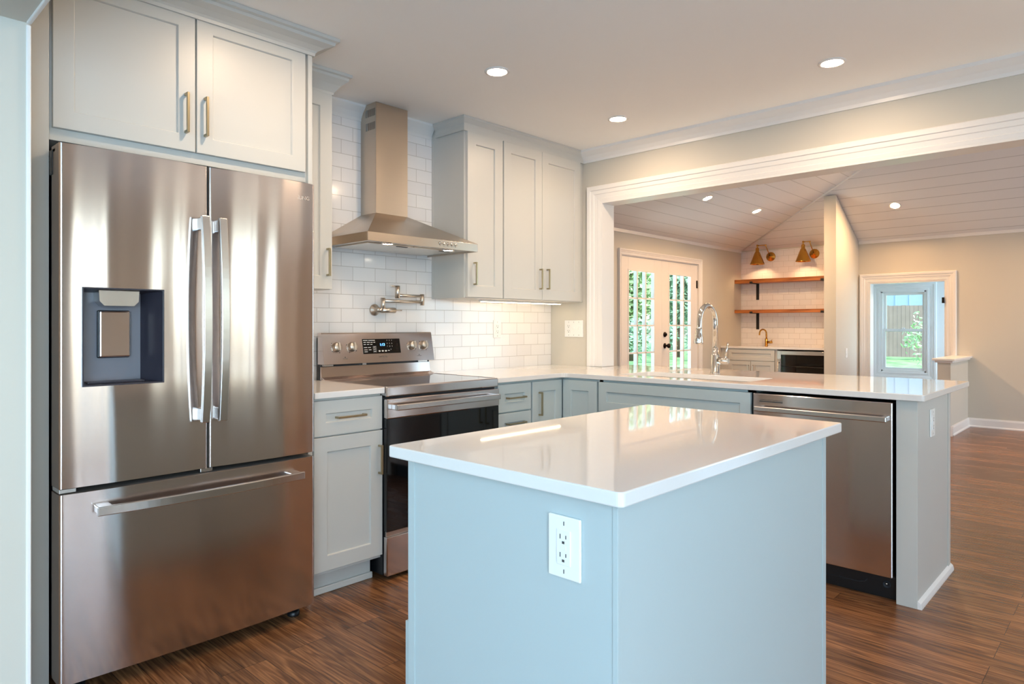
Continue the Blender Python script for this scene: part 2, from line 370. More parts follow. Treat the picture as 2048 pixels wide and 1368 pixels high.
# a face frame: (u to the viewer's right, v up, n towards the viewer) -> room
class Fr:
    def __init__(s, kind, d): s.k = kind; s.d = d   # kind 'y': plane y = d seen from -y; 'x': plane x = d seen from -x; '+y': seen from +y
    def p(s, u, v, n):
        if s.k == 'y': return (u, s.d - n, v)
        if s.k == 'x': return (s.d - n, -u, v)      # u = -y
        return (-u, s.d + n, v)
def fbox(mb, fr, u0, u1, v0, v1, n0, n1, b=0.0):
    a = fr.p(u0, v0, n0); c = fr.p(u1, v1, n1); mb.box(a[0], c[0], a[1], c[1], a[2], c[2], b); return mb
def shaker(fr, u0, u1, v0, v1, t=0.019, st=0.062, rec=0.009):
    """recessed-panel front as one closed surface"""
    bm = bmesh.new()
    def ring(du, n): return [bm.verts.new(fr.p(*q, n)) for q in ((u0 + du, v0 + du), (u1 - du, v0 + du), (u1 - du, v1 - du), (u0 + du, v1 - du))]
    B = ring(0, 0); F = ring(0, t); I = ring(st, t); R = ring(st + 0.003, t - rec)
    def band(a, b):
        for i in range(4): bm.faces.new((a[i], a[(i + 1) % 4], b[(i + 1) % 4], b[i]))
    band(B, F); band(F, I); band(I, R); bm.faces.new(R); bm.faces.new(B[::-1])
    ed = [e for e in bm.edges if set(e.verts) <= set(F) or set(e.verts) <= set(I)]
    bmesh.ops.bevel(bm, geom=ed, offset=0.0018, segments=2, profile=0.5, affect='EDGES')
    return MB().bm(bm)
def pull(fr, u, v, length, vertical, m, parent, n0=0.019, w=0.0095, out=0.03):
    """square bar pull centred on (u, v)"""
    mb = MB(); h = length / 2
    if vertical:
        fbox(mb, fr, u - w / 2, u + w / 2, v - h, v + h, n0 + out - w, n0 + out, 0.0012)
        for q in (v - h, v + h - w): fbox(mb, fr, u - w / 2, u + w / 2, q, q + w, n0, n0 + out - w / 2, 0.0008)
    else:
        fbox(mb, fr, u - h, u + h, v - w / 2, v + w / 2, n0 + out - w, n0 + out, 0.0012)
        for q in (u - h, u + h - w): fbox(mb, fr, q, q + w, v - w / 2, v + w / 2, n0, n0 + out - w / 2, 0.0008)
    return mb.build('handle', m, parent)
def casing_profile():   # (across the face outward from the opening, depth proud of the wall)
    return [(0, 0), (0, .013), (.022, .016), (.026, .012), (.052, .015), (.056, .019), (.080, .021), (.084, .027), (.108, .028), (.114, .022), (.114, 0)]

H = 2.45          # kitchen ceiling
W = 3.48          # kitchen face of the wall with the wide opening
XR, YF = 9.195, 1.10
CT, CB = 0.914, 0.886

# ================================================================== SETTING
struct('floor', MB().box(-3.7, XR + .01, -6.1, 0.0, -.06, 0).box(3.6, XR + .01, 0, YF, -.06, 0), 'floor')
struct('ceiling', MB().box(-3.7, W, -5.4, 0.12, H, H + .08), 'ceiling')
struct('wall_back', MB().box(-.1, W, 0.0, .12, 0, H), 'wall')
struct('backsplash_wall_tile', MB().box(1.10, W - .001, -.008, 0, CT - .03, H - .045), 'tile')
# wall stub beside the refrigerator and the header over the camera's way in
struct('wall_left', MB().box(-.085, .042, -.915, 0.0, 0, H, 0).box(-.085, .042, -5.4, -.915, 2.08, H), 'wall')
struct('trim_1', MB().box(.034, .046, -.921, -.909, 0, 2.074, .003).box(.034, .046, -5.3, -.921, 2.074, 2.086, .003), 'trim')
# wall with the wide opening
struct('wall_right', MB().box(W, W + .12, -.47, 1.22, 0, 4.2).box(W, W + .12, -5.4, -.47, 2.075, 4.2), 'wall')
def casing_run(mb, pts_fn, a, b): pass
prof = casing_profile()
tr2 = MB()
# leg (stands on the counter) and head, mitred at the corner; the casing faces -x
yO, zO = -.47, 2.075
legA = [(W - d, yO + o, CT + .001) for o, d in prof]; legB = [(W - d, yO + o, zO + o) for o, d in prof]; hdB = [(W - d, -5.3, zO + o) for o, d in prof]
n = len(prof)
for A, B in ((legA, legB), (legB, hdB)):
    tr2.add(A + B, [(i, (i + 1) % n, n + (i + 1) % n, n + i) for i in range(n)] + [tuple(range(n)), tuple(range(n, 2 * n))])
tr2.box(W - .013, W + .133, yO - .012, yO, CT + .001, zO - .012, .001).box(W - .013, W + .133, -5.3, yO, zO - .012, zO, .001)
struct('trim_2', tr2, 'trim')
# cove moulding along the wall with the opening, and the small one above the tile
def cove(mb, y0, y1, x, h, d, z=H):
    pr = [(x, z - h), (x - .010, z - h), (x - .012, z - h + .018), (x - d * .45, z - h * .52), (x - d + .006, z - .022), (x - d, z - .018), (x - d, z), (x, z)]
    return mb.prism([(a, b) for a, b in pr], 1, y0, y1)
struct('trim_3', cove(MB(), -5.3, -.30, W, .083, .07), 'trim')
cb = MB(); pr = [(0, H - .085), (-.012, H - .085), (-.014, H - .068), (-.03, H - .04), (-.052, H - .016), (-.055, H - .012), (-.055, H), (0, H)]
cb.prism(pr, 0, 1.41, 2.31); struct('trim_4', cb, 'trim')

# room behind the camera (its windows are added, to light the kitchen and mirror in the steel)
def wall_with_holes(mb, axis, d0, d1, a0, a1, z0, z1, holes):
    cuts = sorted(set([a0, a1] + [h[0] for h in holes] + [h[1] for h in holes]))
    for p, q in zip(cuts, cuts[1:]):
        hs = [h for h in holes if h[0] <= p and h[1] >= q]
        spans = [(z0, z1)]
        for h in hs: spans = [t for s0, s1 in spans for t in ((s0, min(s1, h[2])), (max(s0, h[3]), s1)) if t[1] > t[0] + 1e-6]
        for s0, s1 in spans:
            if axis == 1: mb.box(p, q, d0, d1, s0, s1)
            else: mb.box(d0, d1, p, q, s0, s1)
    return mb
struct('wall_front', wall_with_holes(MB(), 1, -5.4, -5.28, -3.7, W, 0, H, [(-3.2, -.5, .2, 2.2), (.55, 1.15, .12, 2.1), (2.2, 3.2, .92, 2.1)]), 'wall')
struct('wall_west', wall_with_holes(MB(), 0, -3.7, -3.58, -5.4, .12, 0, H, [(-4.4, -1.6, .5, 2.2)]), 'wall')
struct('wall_north', MB().box(-3.7, -.085, 0, .12, 0, H), 'wall')
for nm, (x0, x1, z0, z1) in {'added_window_2': (-3.2, -.5, .2, 2.2), 'added_window_3': (.55, 1.15, .12, 2.1), 'added_window_4': (2.2, 3.2, .92, 2.1)}.items():
    r = sroot(nm, (x0, -5.3, z0)); f = MB()
    for a, b, c, d in ((x0 - .1, x0, z0 - .1, z1 + .1), (x1, x1 + .1, z0 - .1, z1 + .1), (x0, x1, z1, z1 + .1), (x0, x1, z0 - .1, z0), ((x0 + x1) / 2 - .04, (x0 + x1) / 2 + .04, z0, z1)):
        f.box(a, b, -5.28, -5.255, c, d, .003)
    f.build('window_frame', 'trim', r); MB().box(x0, x1, -5.35, -5.345, z0, z1).build('pane', 'glass', r)
r = sroot('added_window_5', (-3.58, -3.0, .5)); f = MB()
for a, b, c, d in ((-4.5, -4.4, .4, 2.3), (-1.6, -1.5, .4, 2.3), (-4.4, -1.6, 2.2, 2.3), (-4.4, -1.6, .4, .5), (-3.52, -3.48, .5, 2.2), (-2.52, -2.48, .5, 2.2)):
    f.box(-3.58, -3.555, a, b, c, d, .003)
f.build('window_frame', 'trim', r); MB().box(-3.65, -3.645, -4.4, -1.6, .5, 2.2).build('pane', 'glass', r)

# ---- far room
kA, kB, ze = .356, .583, 2.302
zc = 3.7
def zA(y): return ze + kA * (YF - y)
def zB(x): return ze + kB * (XR - x)
xc, yc_ = XR - (zc - ze) / kB, YF - (zc - ze) / kA
va = MB().add([(3.6, YF, ze), (XR, YF, ze), (xc, yc_, zc), (3.6, yc_, zc)], [(0, 1, 2, 3)])
vb = MB().add([(XR, YF, ze), (XR, -6, ze), (xc, -6, zc), (xc, yc_, zc)], [(0, 1, 2, 3)])
vc = MB().add([(3.6, yc_, zc), (xc, yc_, zc), (xc, -6, zc), (3.6, -6, zc)], [(0, 1, 2, 3)])
for nm, mb, mm in (('ceiling', va, 'plankA'), ('ceiling', vb, 'plankB'), ('ceiling', vc, 'plankA')):
    o = struct(nm, mb, mm); s_ = o.modifiers.new('thick', 'SOLIDIFY'); s_.thickness = .06
    s_.offset = 1.0 if o.data.polygons[0].normal.z > 0 else -1.0
strip = MB()
strip.tube([(XR - .002, YF - .002, ze - .004), (xc, yc_, zc - .004)], .014, 6)
strip.box(3.6, XR, YF - .012, YF, ze - .035, ze + .004, .002)
strip.box(XR - .012, XR, -6, -.50, ze - .035, ze + .004, .002)
struct('trim_5', strip, 'trim')
struct('wall_patio', wall_with_holes(MB(), 1, YF, YF + .12, 3.6, XR + .12, -.1, 2.6, [(6.055, 7.87, 0, 2.02)]), 'wall')
OY0, OY1, OZ = -1.4736, -.6286, 1.754
struct('wall_far', wall_with_holes(MB(), 0, XR, XR + .12, -6, YF, -.3, 2.6, [(OY0, OY1, -.3, OZ)]), 'wall')
struct('wall_tile_nook', MB().box(XR - .008, XR, -.357, YF, CT - .02, ze - .02), 'tilenook')
# partition that closes the nook; its top follows the sloping ceiling
px0 = 8.3131
struct('wall_partition', MB().prism([(px0, 0), (XR, 0), (XR, ze - .004), (px0, zB(px0) - .02)], 1, -.4966, -.357), 'wall')
struct('wall_south', wall_with_holes(MB(), 1, -6.12, -6.0, 3.6, XR + .12, 0, 4.2, [(7.0, 9.0, .5, 2.3)]), 'wall')
r = sroot('added_window_6', (8.0, -6.0, .5)); f = MB()  # unseen window, added to bring daylight into the far room
for a, b, c, d in ((6.9, 7.0, .4, 2.4), (9.0, 9.1, .4, 2.4), (7.0, 9.0, 2.3, 2.4), (7.0, 9.0, .4, .5), (7.97, 8.03, .5, 2.3)): f.box(a, b, -6.0, -5.975, c, d, .003)
f.build('window_frame', 'trim', r); MB().box(7.0, 9.0, -6.08, -6.075, .5, 2.3).build('pane', 'glass', r)
# doorway with its casing in the far wall
dw = MB()
yl, yr_, zt = OY1, OY0, OZ
loops = [[(XR - d, yl + o, -.25) for o, d in prof], [(XR - d, yl + o, zt + o) for o, d in prof], [(XR - d, yr_ - o, zt + o) for o, d in prof], [(XR - d, yr_ - o, -.25) for o, d in prof]]
for A, B in zip(loops, loops[1:]):
    dw.add(A + B, [(i, (i + 1) % n, n + (i + 1) % n, n + i) for i in range(n)] + [tuple(range(n)), tuple(range(n, 2 * n))])
dw.box(XR - .01, XR + .13, yl - .012, yl, -.25, zt, .001).box(XR - .01, XR + .13, yr_, yr_ + .012, -.25, zt, .001).box(XR - .01, XR + .13, yr_ + .012, yl - .012, zt - .012, zt, .001)
struct('trim_6', dw, 'trim')
single('strike_plate', MB().box(XR - .036, XR - .012, -1.464, -1.440, 1.475, 1.545, .002), 'bronze',
       'dark bronze strike plate in the white door jamb above the half wall', 'strike plate')
# vestibule beyond the doorway
VX = 10.2
WY0, WY1, WZ0, WZ1 = -1.0584, -.5033, .565, 1.672
struct('wall_vestibule', wall_with_holes(wall_with_holes(MB(), 0, VX, VX + .12, -2.0, -.2, -.3, 2.2, [(WY0 - .012, WY1 + .012, WZ0 - .012, WZ1 + .012)]), 1, -2.0, -1.88, XR + .12, VX, -.3, 2.2, [(9.45, 10.05, .5, 1.8)]).box(XR + .12, VX, -.30, -.2, -.3, 2.2), 'trim')  # the opening in the unseen side wall is added to admit light
struct('ceiling', MB().box(XR + .12, VX + .12, -2.0, -.2, 2.2, 2.26), 'ceiling')
struct('floor', MB().box(XR + .01, VX + .12, -2.0, -.2, -.3, -.25), 'floor')
win = sroot('window_1', (VX, -.78, WZ0)); wc = MB()
loops = [[(VX - d, WY1 + .012 + o, WZ0 - .012 - o) for o, d in prof], [(VX - d, WY1 + .012 + o, WZ1 + .012 + o) for o, d in prof], [(VX - d, WY0 - .012 - o, WZ1 + .012 + o) for o, d in prof], [(VX - d, WY0 - .012 - o, WZ0 - .012 - o) for o, d in prof]]
for A, B in zip(loops, loops[1:] + loops[:1]):
    wc.add(A + B, [(i, (i + 1) % n, n + (i + 1) % n, n + i) for i in range(n)])
wc.build('window_casing', 'trim', win)
fr_ = MB()
for a, b, c, d in ((WY0 - .012, WY0 + .02, WZ0 - .012, WZ1 + .012), (WY1 - .02, WY1 + .012, WZ0 - .012, WZ1 + .012), (WY0, WY1, WZ1 - .01, WZ1 + .012), (WY0, WY1, WZ0 - .012, WZ0 + .012)):
    fr_.box(VX + .0, VX + .1, a, b, c, d, .002)
fr_.build('window_frame', 'trim', win)
zm = 1.135
for nm, x0, z0, z1 in (('upper_sash', VX + .055, zm - .02, WZ1 - .01), ('lower_sash', VX + .02, WZ0 + .012, zm + .02)):
    sa = MB(); y0, y1, t = WY0 + .02, WY1 - .02, .034
    sa.box(x0, x0 + .03, y0, y0 + t, z0, z1, .002).box(x0, x0 + .03, y1 - t, y1, z0, z1, .002).box(x0, x0 + .03, y0 + t, y1 - t, z1 - t, z1, .002).box(x0, x0 + .03, y0 + t, y1 - t, z0, z0 + t, .002)
    so = sa.build(nm, 'trim', win); MB().box(x0 + .012, x0 + .017, y0 + t - .004, y1 - t + .004, z0 + t - .004, z1 - t + .004).build('pane', 'glass', so)
MB().box(VX - .002, VX + .02, -.80, -.76, zm + .02, zm + .036, .003).build('sash_lock', 'trim', win)

# French doors
def french_leaf(nm, x0, x1, gx0, gx1, hinge_x):
    r = sroot(nm, ((x0 + x1) / 2, YF + .03, 0))
    z0, z1, gz0, gz1 = .012, 2.008, .23, 1.848
    st = MB(); y0, y1 = YF + .012, YF + .056
    st.box(x0, gx0, y0, y1, z0, z1, .002).box(gx1, x1, y0, y1, z0, z1, .002).box(gx0, gx1, y0, y1, gz1, z1, .002).box(gx0, gx1, y0, y1, z0, gz0, .002)
    # raised bead round the glass
    for a, b, c, d in ((gx0 - .012, gx0 + .006, gz0 - .012, gz1 + .012), (gx1 - .006, gx1 + .012, gz0 - .012, gz1 + .012), (gx0, gx1, gz1 - .006, gz1 + .012), (gx0, gx1, gz0 - .012, gz0 + .006)):
        st.box(a, b, y0 - .006, y0 + .004, c, d, .002)
    st.build('door_leaf', 'trim', r)
    mu = MB(); w = .011
    for k in (1, 2):
        x = gx0 + (gx1 - gx0) * k / 3; mu.box(x - w, x + w, y0 - .002, y1 + .002, gz0, gz1, .003)
    for k in range(1, 5):
        z = gz0 + (gz1 - gz0) * k / 5; mu.box(gx0, gx1, y0 - .002, y1 + .002, z - w * .8, z + w * .8, .003)
    mu.build('muntin', 'trim', r)
    MB().box(gx0 - .003, gx1 + .003, YF + .031, YF + .037, gz0 - .003, gz1 + .003).build('pane', 'glass', r)
    for z in (1.75, 1.0, .2):
        hg = MB(); hg.box(hinge_x - .016, hinge_x + .016, y0 - .003, y0, z - .05, z + .05, .001); hg.tube([(hinge_x, y0 - .006, z - .052), (hinge_x, y0 - .006, z + .052)], .006, 10)
        hg.build('hinge', 'nickel' if hinge_x < 7 else 'bronze', r)
    return r
french_leaf('door_1', 6.060, 6.962, 6.2204, 6.7836, 6.068)
d2 = french_leaf('door_2', 6.964, 7.866, 7.1334, 7.6906, 7.856)
yk = YF + .012
MB().lathe((7.03, yk, .95), (0, -1, 0), [(0, 0), (.033, 0), (.033, .006), (.028, .012), (.012, .014), (.011, .035), (.02, .040), (.029, .052), (.030, .062), (.024, .072), (0, .075)], 24).build('door_knob', 'bronze', d2)
MB().lathe((7.03, yk, 1.09), (0, -1, 0), [(0, 0), (.032, 0), (.032, .008), (.026, .016), (0, .017)], 24).box(7.026, 7.034, yk - .034, yk - .015, 1.076, 1.104, .002).build('deadbolt', 'bronze', d2)
fc = MB(); xl, xr_, zt = 6.052, 7.874, 2.016
loops = [[(xl - o * .55, YF - d, 0) for o, d in prof], [(xl - o * .55, YF - d, zt + o * .6) for o, d in prof], [(xr_ + o * .65, YF - d, zt + o * .6) for o, d in prof], [(xr_ + o * .65, YF - d, 0) for o, d in prof]]
for A, B in zip(loops, loops[1:]):
    fc.add(A + B, [(i, (i + 1) % n, n + (i + 1) % n, n + i) for i in range(n)] + [tuple(range(n)), tuple(range(n, 2 * n))])
fc.box(6.055, 7.871, YF + .002, YF + .09, 2.0085, 2.02, .001).box(6.0555, 6.0595, YF + .002, YF + .09, 0, 2.0085).box(7.8665, 7.8695, YF + .002, YF + .09, 0, 2.0085).box(6.055, 7.871, YF + .058, YF + .09, 1.99, 2.0085, .001)
struct('trim_7', fc, 'trim')
# baseboards of the far room, half wall
def baseboard(mb, axis, d, sgn, a, b):
    pr = [(d, 0), (d + sgn * .026, 0), (d + sgn * .026, .012), (d + sgn * .016, .022), (d + sgn * .015, .088), (d + sgn * .012, .096), (d + sgn * .010, .107), (d, .107)]
    if axis == 0: mb.prism([(q, z) for q, z in pr], 1, a, b)        # runs along y, proud of x = d
    else: mb.prism(pr, 0, a, b)                                      # runs along x, proud of y = d
    return mb
struct('baseboard_far', baseboard(MB(), 0, XR, -1, -6, -1.70), 'trim')
struct('baseboard_patio', baseboard(baseboard(MB(), 1, YF, -1, 3.6, 5.98), 1, YF, -1, 7.96, 8.5), 'trim')
struct('wall_half', MB().box(8.22, XR, -1.70, -1.578, 0, .80), 'wall')
struct('baseboard_half', baseboard(baseboard(MB(), 1, -1.70, -1, 8.195, XR), 0, 8.22, -1, -1.726, -1.56), 'trim')
cap = MB().box(8.175, XR, -1.745, -1.533, .818, .842, .004).box(8.195, XR, -1.725, -1.553, .795, .818, .006)
struct('trim_8', cap, 'trim')

# ---- outdoors
gy = MB()
gy.add([(-20, YF + .2, -.12), (60, YF + .2, -.12), (60, 60, .25), (-20, 60, .25)], [(0, 1, 2, 3)])
gy.add([(XR + 1.2, YF + .2, -.12), (XR + 1.2, -30, -.12), (60, -30, .25), (60, YF + .2, .25)], [(0, 1, 2, 3)])
lw = struct('lawn', gy, 'grass')
fe = thing('wood_fence', 'tall brown board fence behind the lawn, seen through the far window', 'fence', (28.4, 3, .1))
fb = MB(); y = -6.0
while y < 11:
    w = .14; fb.box(28.38 + random.uniform(-.006, .006), 28.41, y, y + w - .008, .0, 1.95 + random.uniform(-.01, .01)); y += w
fb.build('fence_boards', 'fencewood', fe)
fl = MB(); fl.box(28.41, 28.46, -6, 11, .45, .54).box(28.41, 28.46, -6, 11, 1.5, 1.6); fl.build('fence_rail', 'fencewood', fe)
ho = thing('neighbor_house', 'blue house with vertical siding behind the brown board fence', 'house', (34, 3, 0))
hb = MB().box(33, 40, -4, 10, 0, 6.5)
y = -4
while y < 10: hb.box(32.97, 33, y, y + .05, 0, 6.5); y += .55
hb.build('house_wall', 'siding', ho); MB().prism([(32.6, 6.5), (40.4, 6.5), (36.5, 8.6)], 1, -4.4, 10.4).build('roof', 'slot', ho)

def tree(name, label, cat, base, crown, radii, nleaf, leaf, size, trunk_r, group=None, trunk=True):
    t = thing(name, label, cat, base, group); mb = MB(); cx, cy, cz = crown
    blobs = []
    for _ in range(22):
        a = Vector((random.gauss(0, 1), random.gauss(0, 1), random.gauss(0, 1))).normalized() * random.uniform(.25, .95)
        blobs.append((cx + a.x * radii[0] * .75, cy + a.y * radii[1] * .75, cz + a.z * radii[2] * .75))
    for _ in range(nleaf):
        b = random.choice(blobs); a = Vector((random.gauss(0, 1), random.gauss(0, 1), random.gauss(0, 1))).normalized() * (random.random() ** .4)
        p = Vector((b[0] + a.x * radii[0] * .38, b[1] + a.y * radii[1] * .38, b[2] + a.z * radii[2] * .38))
        if p.z < base[2] + .03: continue
        e1 = Vector((random.gauss(0, 1), random.gauss(0, 1), random.gauss(0, 1))).normalized(); e2 = e1.orthogonal().normalized()
        s1 = size * random.uniform(.6, 1.3)
        mb.add([p - e1 * s1, p + e2 * s1 * .45, p + e1 * s1, p - e2 * s1 * .45], [(0, 1, 2, 3)])
    mb.build('foliage', leaf, t)
    if trunk:
        bx, by, bz = base
        mt = MB().tube([(bx, by, bz - .2), (bx + .05, by, bz + (cz - bz) * .5), (cx, cy, cz)], [trunk_r, trunk_r * .75, trunk_r * .3], 10)
        for k in range(5):
            w = k * 1.3; mt.tube([(bx + .04, by, bz + (cz - bz) * (.45 + .08 * k)), (cx + math.cos(w) * radii[0] * .6, cy + math.sin(w) * radii[1] * .6, cz + radii[2] * (.1 + .1 * k))], [trunk_r * .35, trunk_r * .1], 6)
        mt.build('trunk', 'trunk', t)
    return t
tree('leafy_tree', 'pale leafy tree seen through the left French door', 'tree', (19.9, 10.0, 0), (19.9, 10.0, 2.9), (1.75, 1.1, 2.2), 3600, 'leafpale', .13, .12)
tree('leafy_tree', 'dark leafy tree seen through the French door with the black knob', 'tree', (23.6, 10.2, 0), (23.6, 10.2, 3.0), (1.8, 1.1, 2.3), 3600, 'leafdark', .13, .14)
for x, y, lf, lb in ((22.6, 13.6, 'leafdark', 'broad dark evergreen reaching to the ground behind the pale leafy tree'), (26.6, 13.8, 'leaf', 'broad green evergreen reaching to the ground behind the dark leafy tree'),
                     (30.4, 14.2, 'leafdark', 'broad dark evergreen at the hinged edge of the French door with the black knob')):
    tree('evergreen_tree', lb, 'tree', (x, y, 0), (x, y, 3.2), (1.9, 1.3, 3.2), 3600, lf, .16, .2, 'evergreens at the back of the yard')
for i, (x, y, lb) in enumerate([(17.6, 8.3, 'round green bush behind the hinged edge of the left French door'), (19.5, 8.4, 'green bush below the pale leafy tree beyond the lawn'),
                               (21.4, 8.3, 'green bush between the two French doors, at the back of the lawn'), (23.3, 8.4, 'green bush below the dark leafy tree beyond the lawn')]):
    tree('garden_bush', lb, 'bush', (x, y, 0), (x, y, .75), (.92, .6, .85), 1300, 'leafdark' if i % 2 else 'leaf', .08, .04, 'bushes at the back of the lawn')
tree('flowering_shrub', 'pale green shrub in front of the board fence, lower right of the far window', 'shrub', (18.2, .55, -.05), (18.2, .72, .95), (.5, .5, .75), 230, 'leafpale', .06, .012)
tree('yard_tree', 'thin tree with green leaves at the top left corner of the far window', 'tree', (27.0, 7.9, .1), (27.0, 8.3, 3.8), (1.2, 1.2, 1.6), 500, 'leaf', .12, .16)

# ================================================================== CABINETS
def cabinet_box(mb, x0, x1, y0, y1, z0, z1, b=.0015): return mb.box(x0, x1, y0, y1, z0, z1, b)

# ---- refrigerator surround with its wall cabinet
fc_ = thing('refrigerator_cabinet', 'wide wall cabinet over the steel refrigerator, with two shaker doors', 'cabinet', (.61, -.3, 1.82))
Y0 = -.61; FY = Fr('y', Y0)
MB().box(.152, 1.099, Y0, -.001, 1.826, H - .002, .001).build('cabinet_body', 'cab', fc_)
d = shaker(FY, .1633, .6242, 1.8665, 2.394).build('door', 'cab', fc_); pull(FY, .588, 2.006, .150, True, 'brass', d)
d = shaker(FY, .6298, 1.0875, 1.8665, 2.394).build('door', 'cab', fc_); pull(FY, .660, 2.006, .150, True, 'brass', d)
MB().box(1.099, 1.119, -.63, -.001, 0, 2.39, .001).build('side_panel', 'cab', fc_)
MB().box(.043, .152, -.63, -.60, 0, H - .003, .001).box(.132, .152, -.60, -.001, 0, H - .003, .001).build('side_panel', 'cab', fc_)
def crown_pts(h, d, z=H - .001):   # (outward, z)
    return [(0, z - h), (.008, z - h), (.010, z - h + .012), (.016, z - h + .02), (d * .45, z - h * .55), (d * .82, z - .03), (d * .85, z - .018), (d, z - .014), (d, z), (0, z)]
def crown(x0, x1, y0, yb, h, d, left=True, right=True):
    """cornice round the top of a cabinet whose front is y0 and whose sides run back to yb"""
    mb = MB(); pr = crown_pts(h, d); m_ = len(pr); L = []
    if left: L.append([(x0 - o, yb, z) for o, z in pr])
    L.append([(x0 - (o if left else 0), y0 - o, z) for o, z in pr])
    L.append([(x1 + (o if right else 0), y0 - o, z) for o, z in pr])
    if right: L.append([(x1 + o, yb, z) for o, z in pr])
    for A, B in zip(L, L[1:]): mb.add(A + B, [(i, (i + 1) % m_, m_ + (i + 1) % m_, m_ + i) for i in range(m_)])
    for E in (L[0], L[-1]): mb.add(E, [tuple(range(m_))])
    return mb
crown(.153, 1.119, -.63, -.40, .075, .085, False, True).build('crown_molding', 'cab', fc_)

# ---- narrow wall cabinet between refrigerator and hood
nc = thing('upper_cabinet', 'narrow wall cabinet between the refrigerator and the range hood', 'cabinet', (1.26, -.15, 1.385))
FU = Fr('y', -.307)
MB().box(1.121, 1.405, -.307, -.009, 1.383, H - .002, .001).build('cabinet_body', 'cab', nc)
d = shaker(FU, 1.128, 1.4065, 1.385, 2.350, st=.066).build('door', 'cab', nc); pull(FU, 1.378, 1.518, .137, True, 'brass', d)
crown(1.121, 1.406, -.318, -.058, .10, .075, False, True).build('crown_molding', 'cab', nc)

# ---- wall cabinets at the corner
ub, ut = 1.3755, 2.366
c1 = thing('upper_cabinet', 'single-door wall cabinet just beside the hood', 'cabinet', (2.47, -.15, ub))
MB().box(2.316, 2.633, -.305, -.009, ub - .004, H - .002, .001).box(2.314, 2.316, -.305, -.289, ub - .004, 2.372).box(2.314, 2.316, -.026, -.009, ub - .004, 2.372).build('cabinet_body', 'cab', c1)
FU2 = Fr('y', -.306)
d = shaker(FU2, 2.327, 2.6285, ub, ut, st=.07).build('door', 'cab', c1); pull(FU2, 2.378, 1.517, .137, True, 'brass', d)
c2 = thing('upper_cabinet', 'two-door wall cabinet in the corner above the lit tile', 'cabinet', (3.05, -.15, ub))
MB().box(2.634, W - .001, -.305, -.009, ub - .004, H - .002, .001).build('cabinet_body', 'cab', c2)
d = shaker(FU2, 2.6395, 3.0055, ub, ut, st=.066).build('door', 'cab', c2); pull(FU2, 2.982, 1.513, .137, True, 'brass', d)
d = shaker(FU2, 3.0085, 3.428, ub, ut, st=.066).build('door', 'cab', c2); pull(FU2, 3.056, 1.516, .137, True, 'brass', d)
cm = MB(); pr = [(0, 2.367), (.012, 2.367), (.012, 2.385), (.015, 2.41), (.03, H - .018), (.034, H - .014), (.034, H - .001), (0, H - .001)]
m_ = len(pr); x0, x1, y0 = 2.315, W - .001, -.307
L = [[(x0 - o, -.058, z) for o, z in pr], [(x0 - o, y0 - o, z) for o, z in pr], [(x1, y0 - o, z) for o, z in pr]]
for A, B in zip(L, L[1:]): cm.add(A + B, [(i, (i + 1) % m_, m_ + (i + 1) % m_, m_ + i) for i in range(m_)])
for E in (L[0], L[-1]): cm.add(E, [tuple(range(m_))])
single('cabinet_cornice', cm, 'cab', 'grey painted cornice along the top of the two corner wall cabinets', 'molding')
ucl = thing('under_cabinet_light', 'slim glowing strip light under the corner wall cabinets', 'light', (3.0, -.12, ub))
MB().box(2.60, 3.42, -.165, -.135, ub - .016, ub - .005, .002).build('lamp_housing', 'plastic', ucl)
MB().box(2.61, 3.41, -.157, -.143, ub - .019, ub - .016, .001).build('lamp_lens', 'strip', ucl)

# ---- base cabinets
FB = Fr('y', -.611)
def toe(mb, x0, x1, y0, y1): return mb.box(x0, x1, y0, y1, 0, .105)
b1 = thing('base_cabinet', 'pale base cabinet with one drawer and one door between refrigerator and range', 'cabinet', (1.305, -.3, 0))
MB().box(1.12, 1.491, -.611, -.001, .105, CB - .001, .001).build('cabinet_body', 'cab', b1)
MB().box(1.12, 1.47, -.556, -.54, 0, .105).box(1.12, 1.476, -.570, -.556, 0, .03, .004).build('toe_kick', 'cab', b1)
d = shaker(FB, 1.128, 1.488, .7185, .8745, st=.058).build('drawer', 'cab', b1); pull(FB, 1.308, .7965, .152, False, 'brass', d)
d = shaker(FB, 1.128, 1.4895, .122, .7125, st=.066).build('door', 'cab', b1); pull(FB, 1.4685, .5765, .137, True, 'brass', d)

b2 = thing('base_cabinet', 'pale drawer base cabinet with daylight blue in its colour on the corner side of the range', 'cabinet', (2.41, -.3, 0))
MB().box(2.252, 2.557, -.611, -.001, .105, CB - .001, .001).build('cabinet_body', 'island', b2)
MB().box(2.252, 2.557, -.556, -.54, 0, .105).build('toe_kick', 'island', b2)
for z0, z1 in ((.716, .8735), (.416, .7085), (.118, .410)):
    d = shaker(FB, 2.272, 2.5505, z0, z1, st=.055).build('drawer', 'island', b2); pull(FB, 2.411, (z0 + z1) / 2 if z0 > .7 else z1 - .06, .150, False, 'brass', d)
b3 = thing('base_cabinet', 'corner base cabinet whose two doors meet in the inner corner', 'cabinet', (2.9, -.35, 0))
XP = 2.86; FX = Fr('x', XP + .0)
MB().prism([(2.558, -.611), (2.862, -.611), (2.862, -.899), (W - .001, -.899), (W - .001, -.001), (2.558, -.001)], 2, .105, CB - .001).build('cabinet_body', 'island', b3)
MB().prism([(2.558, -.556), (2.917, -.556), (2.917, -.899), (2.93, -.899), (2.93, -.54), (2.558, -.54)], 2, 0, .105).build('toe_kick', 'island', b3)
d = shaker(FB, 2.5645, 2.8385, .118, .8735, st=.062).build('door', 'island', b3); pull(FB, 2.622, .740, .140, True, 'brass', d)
d = shaker(Fr('x', 2.861), .634, .8905, .118, .8735, st=.062).build('door', 'island', b3)
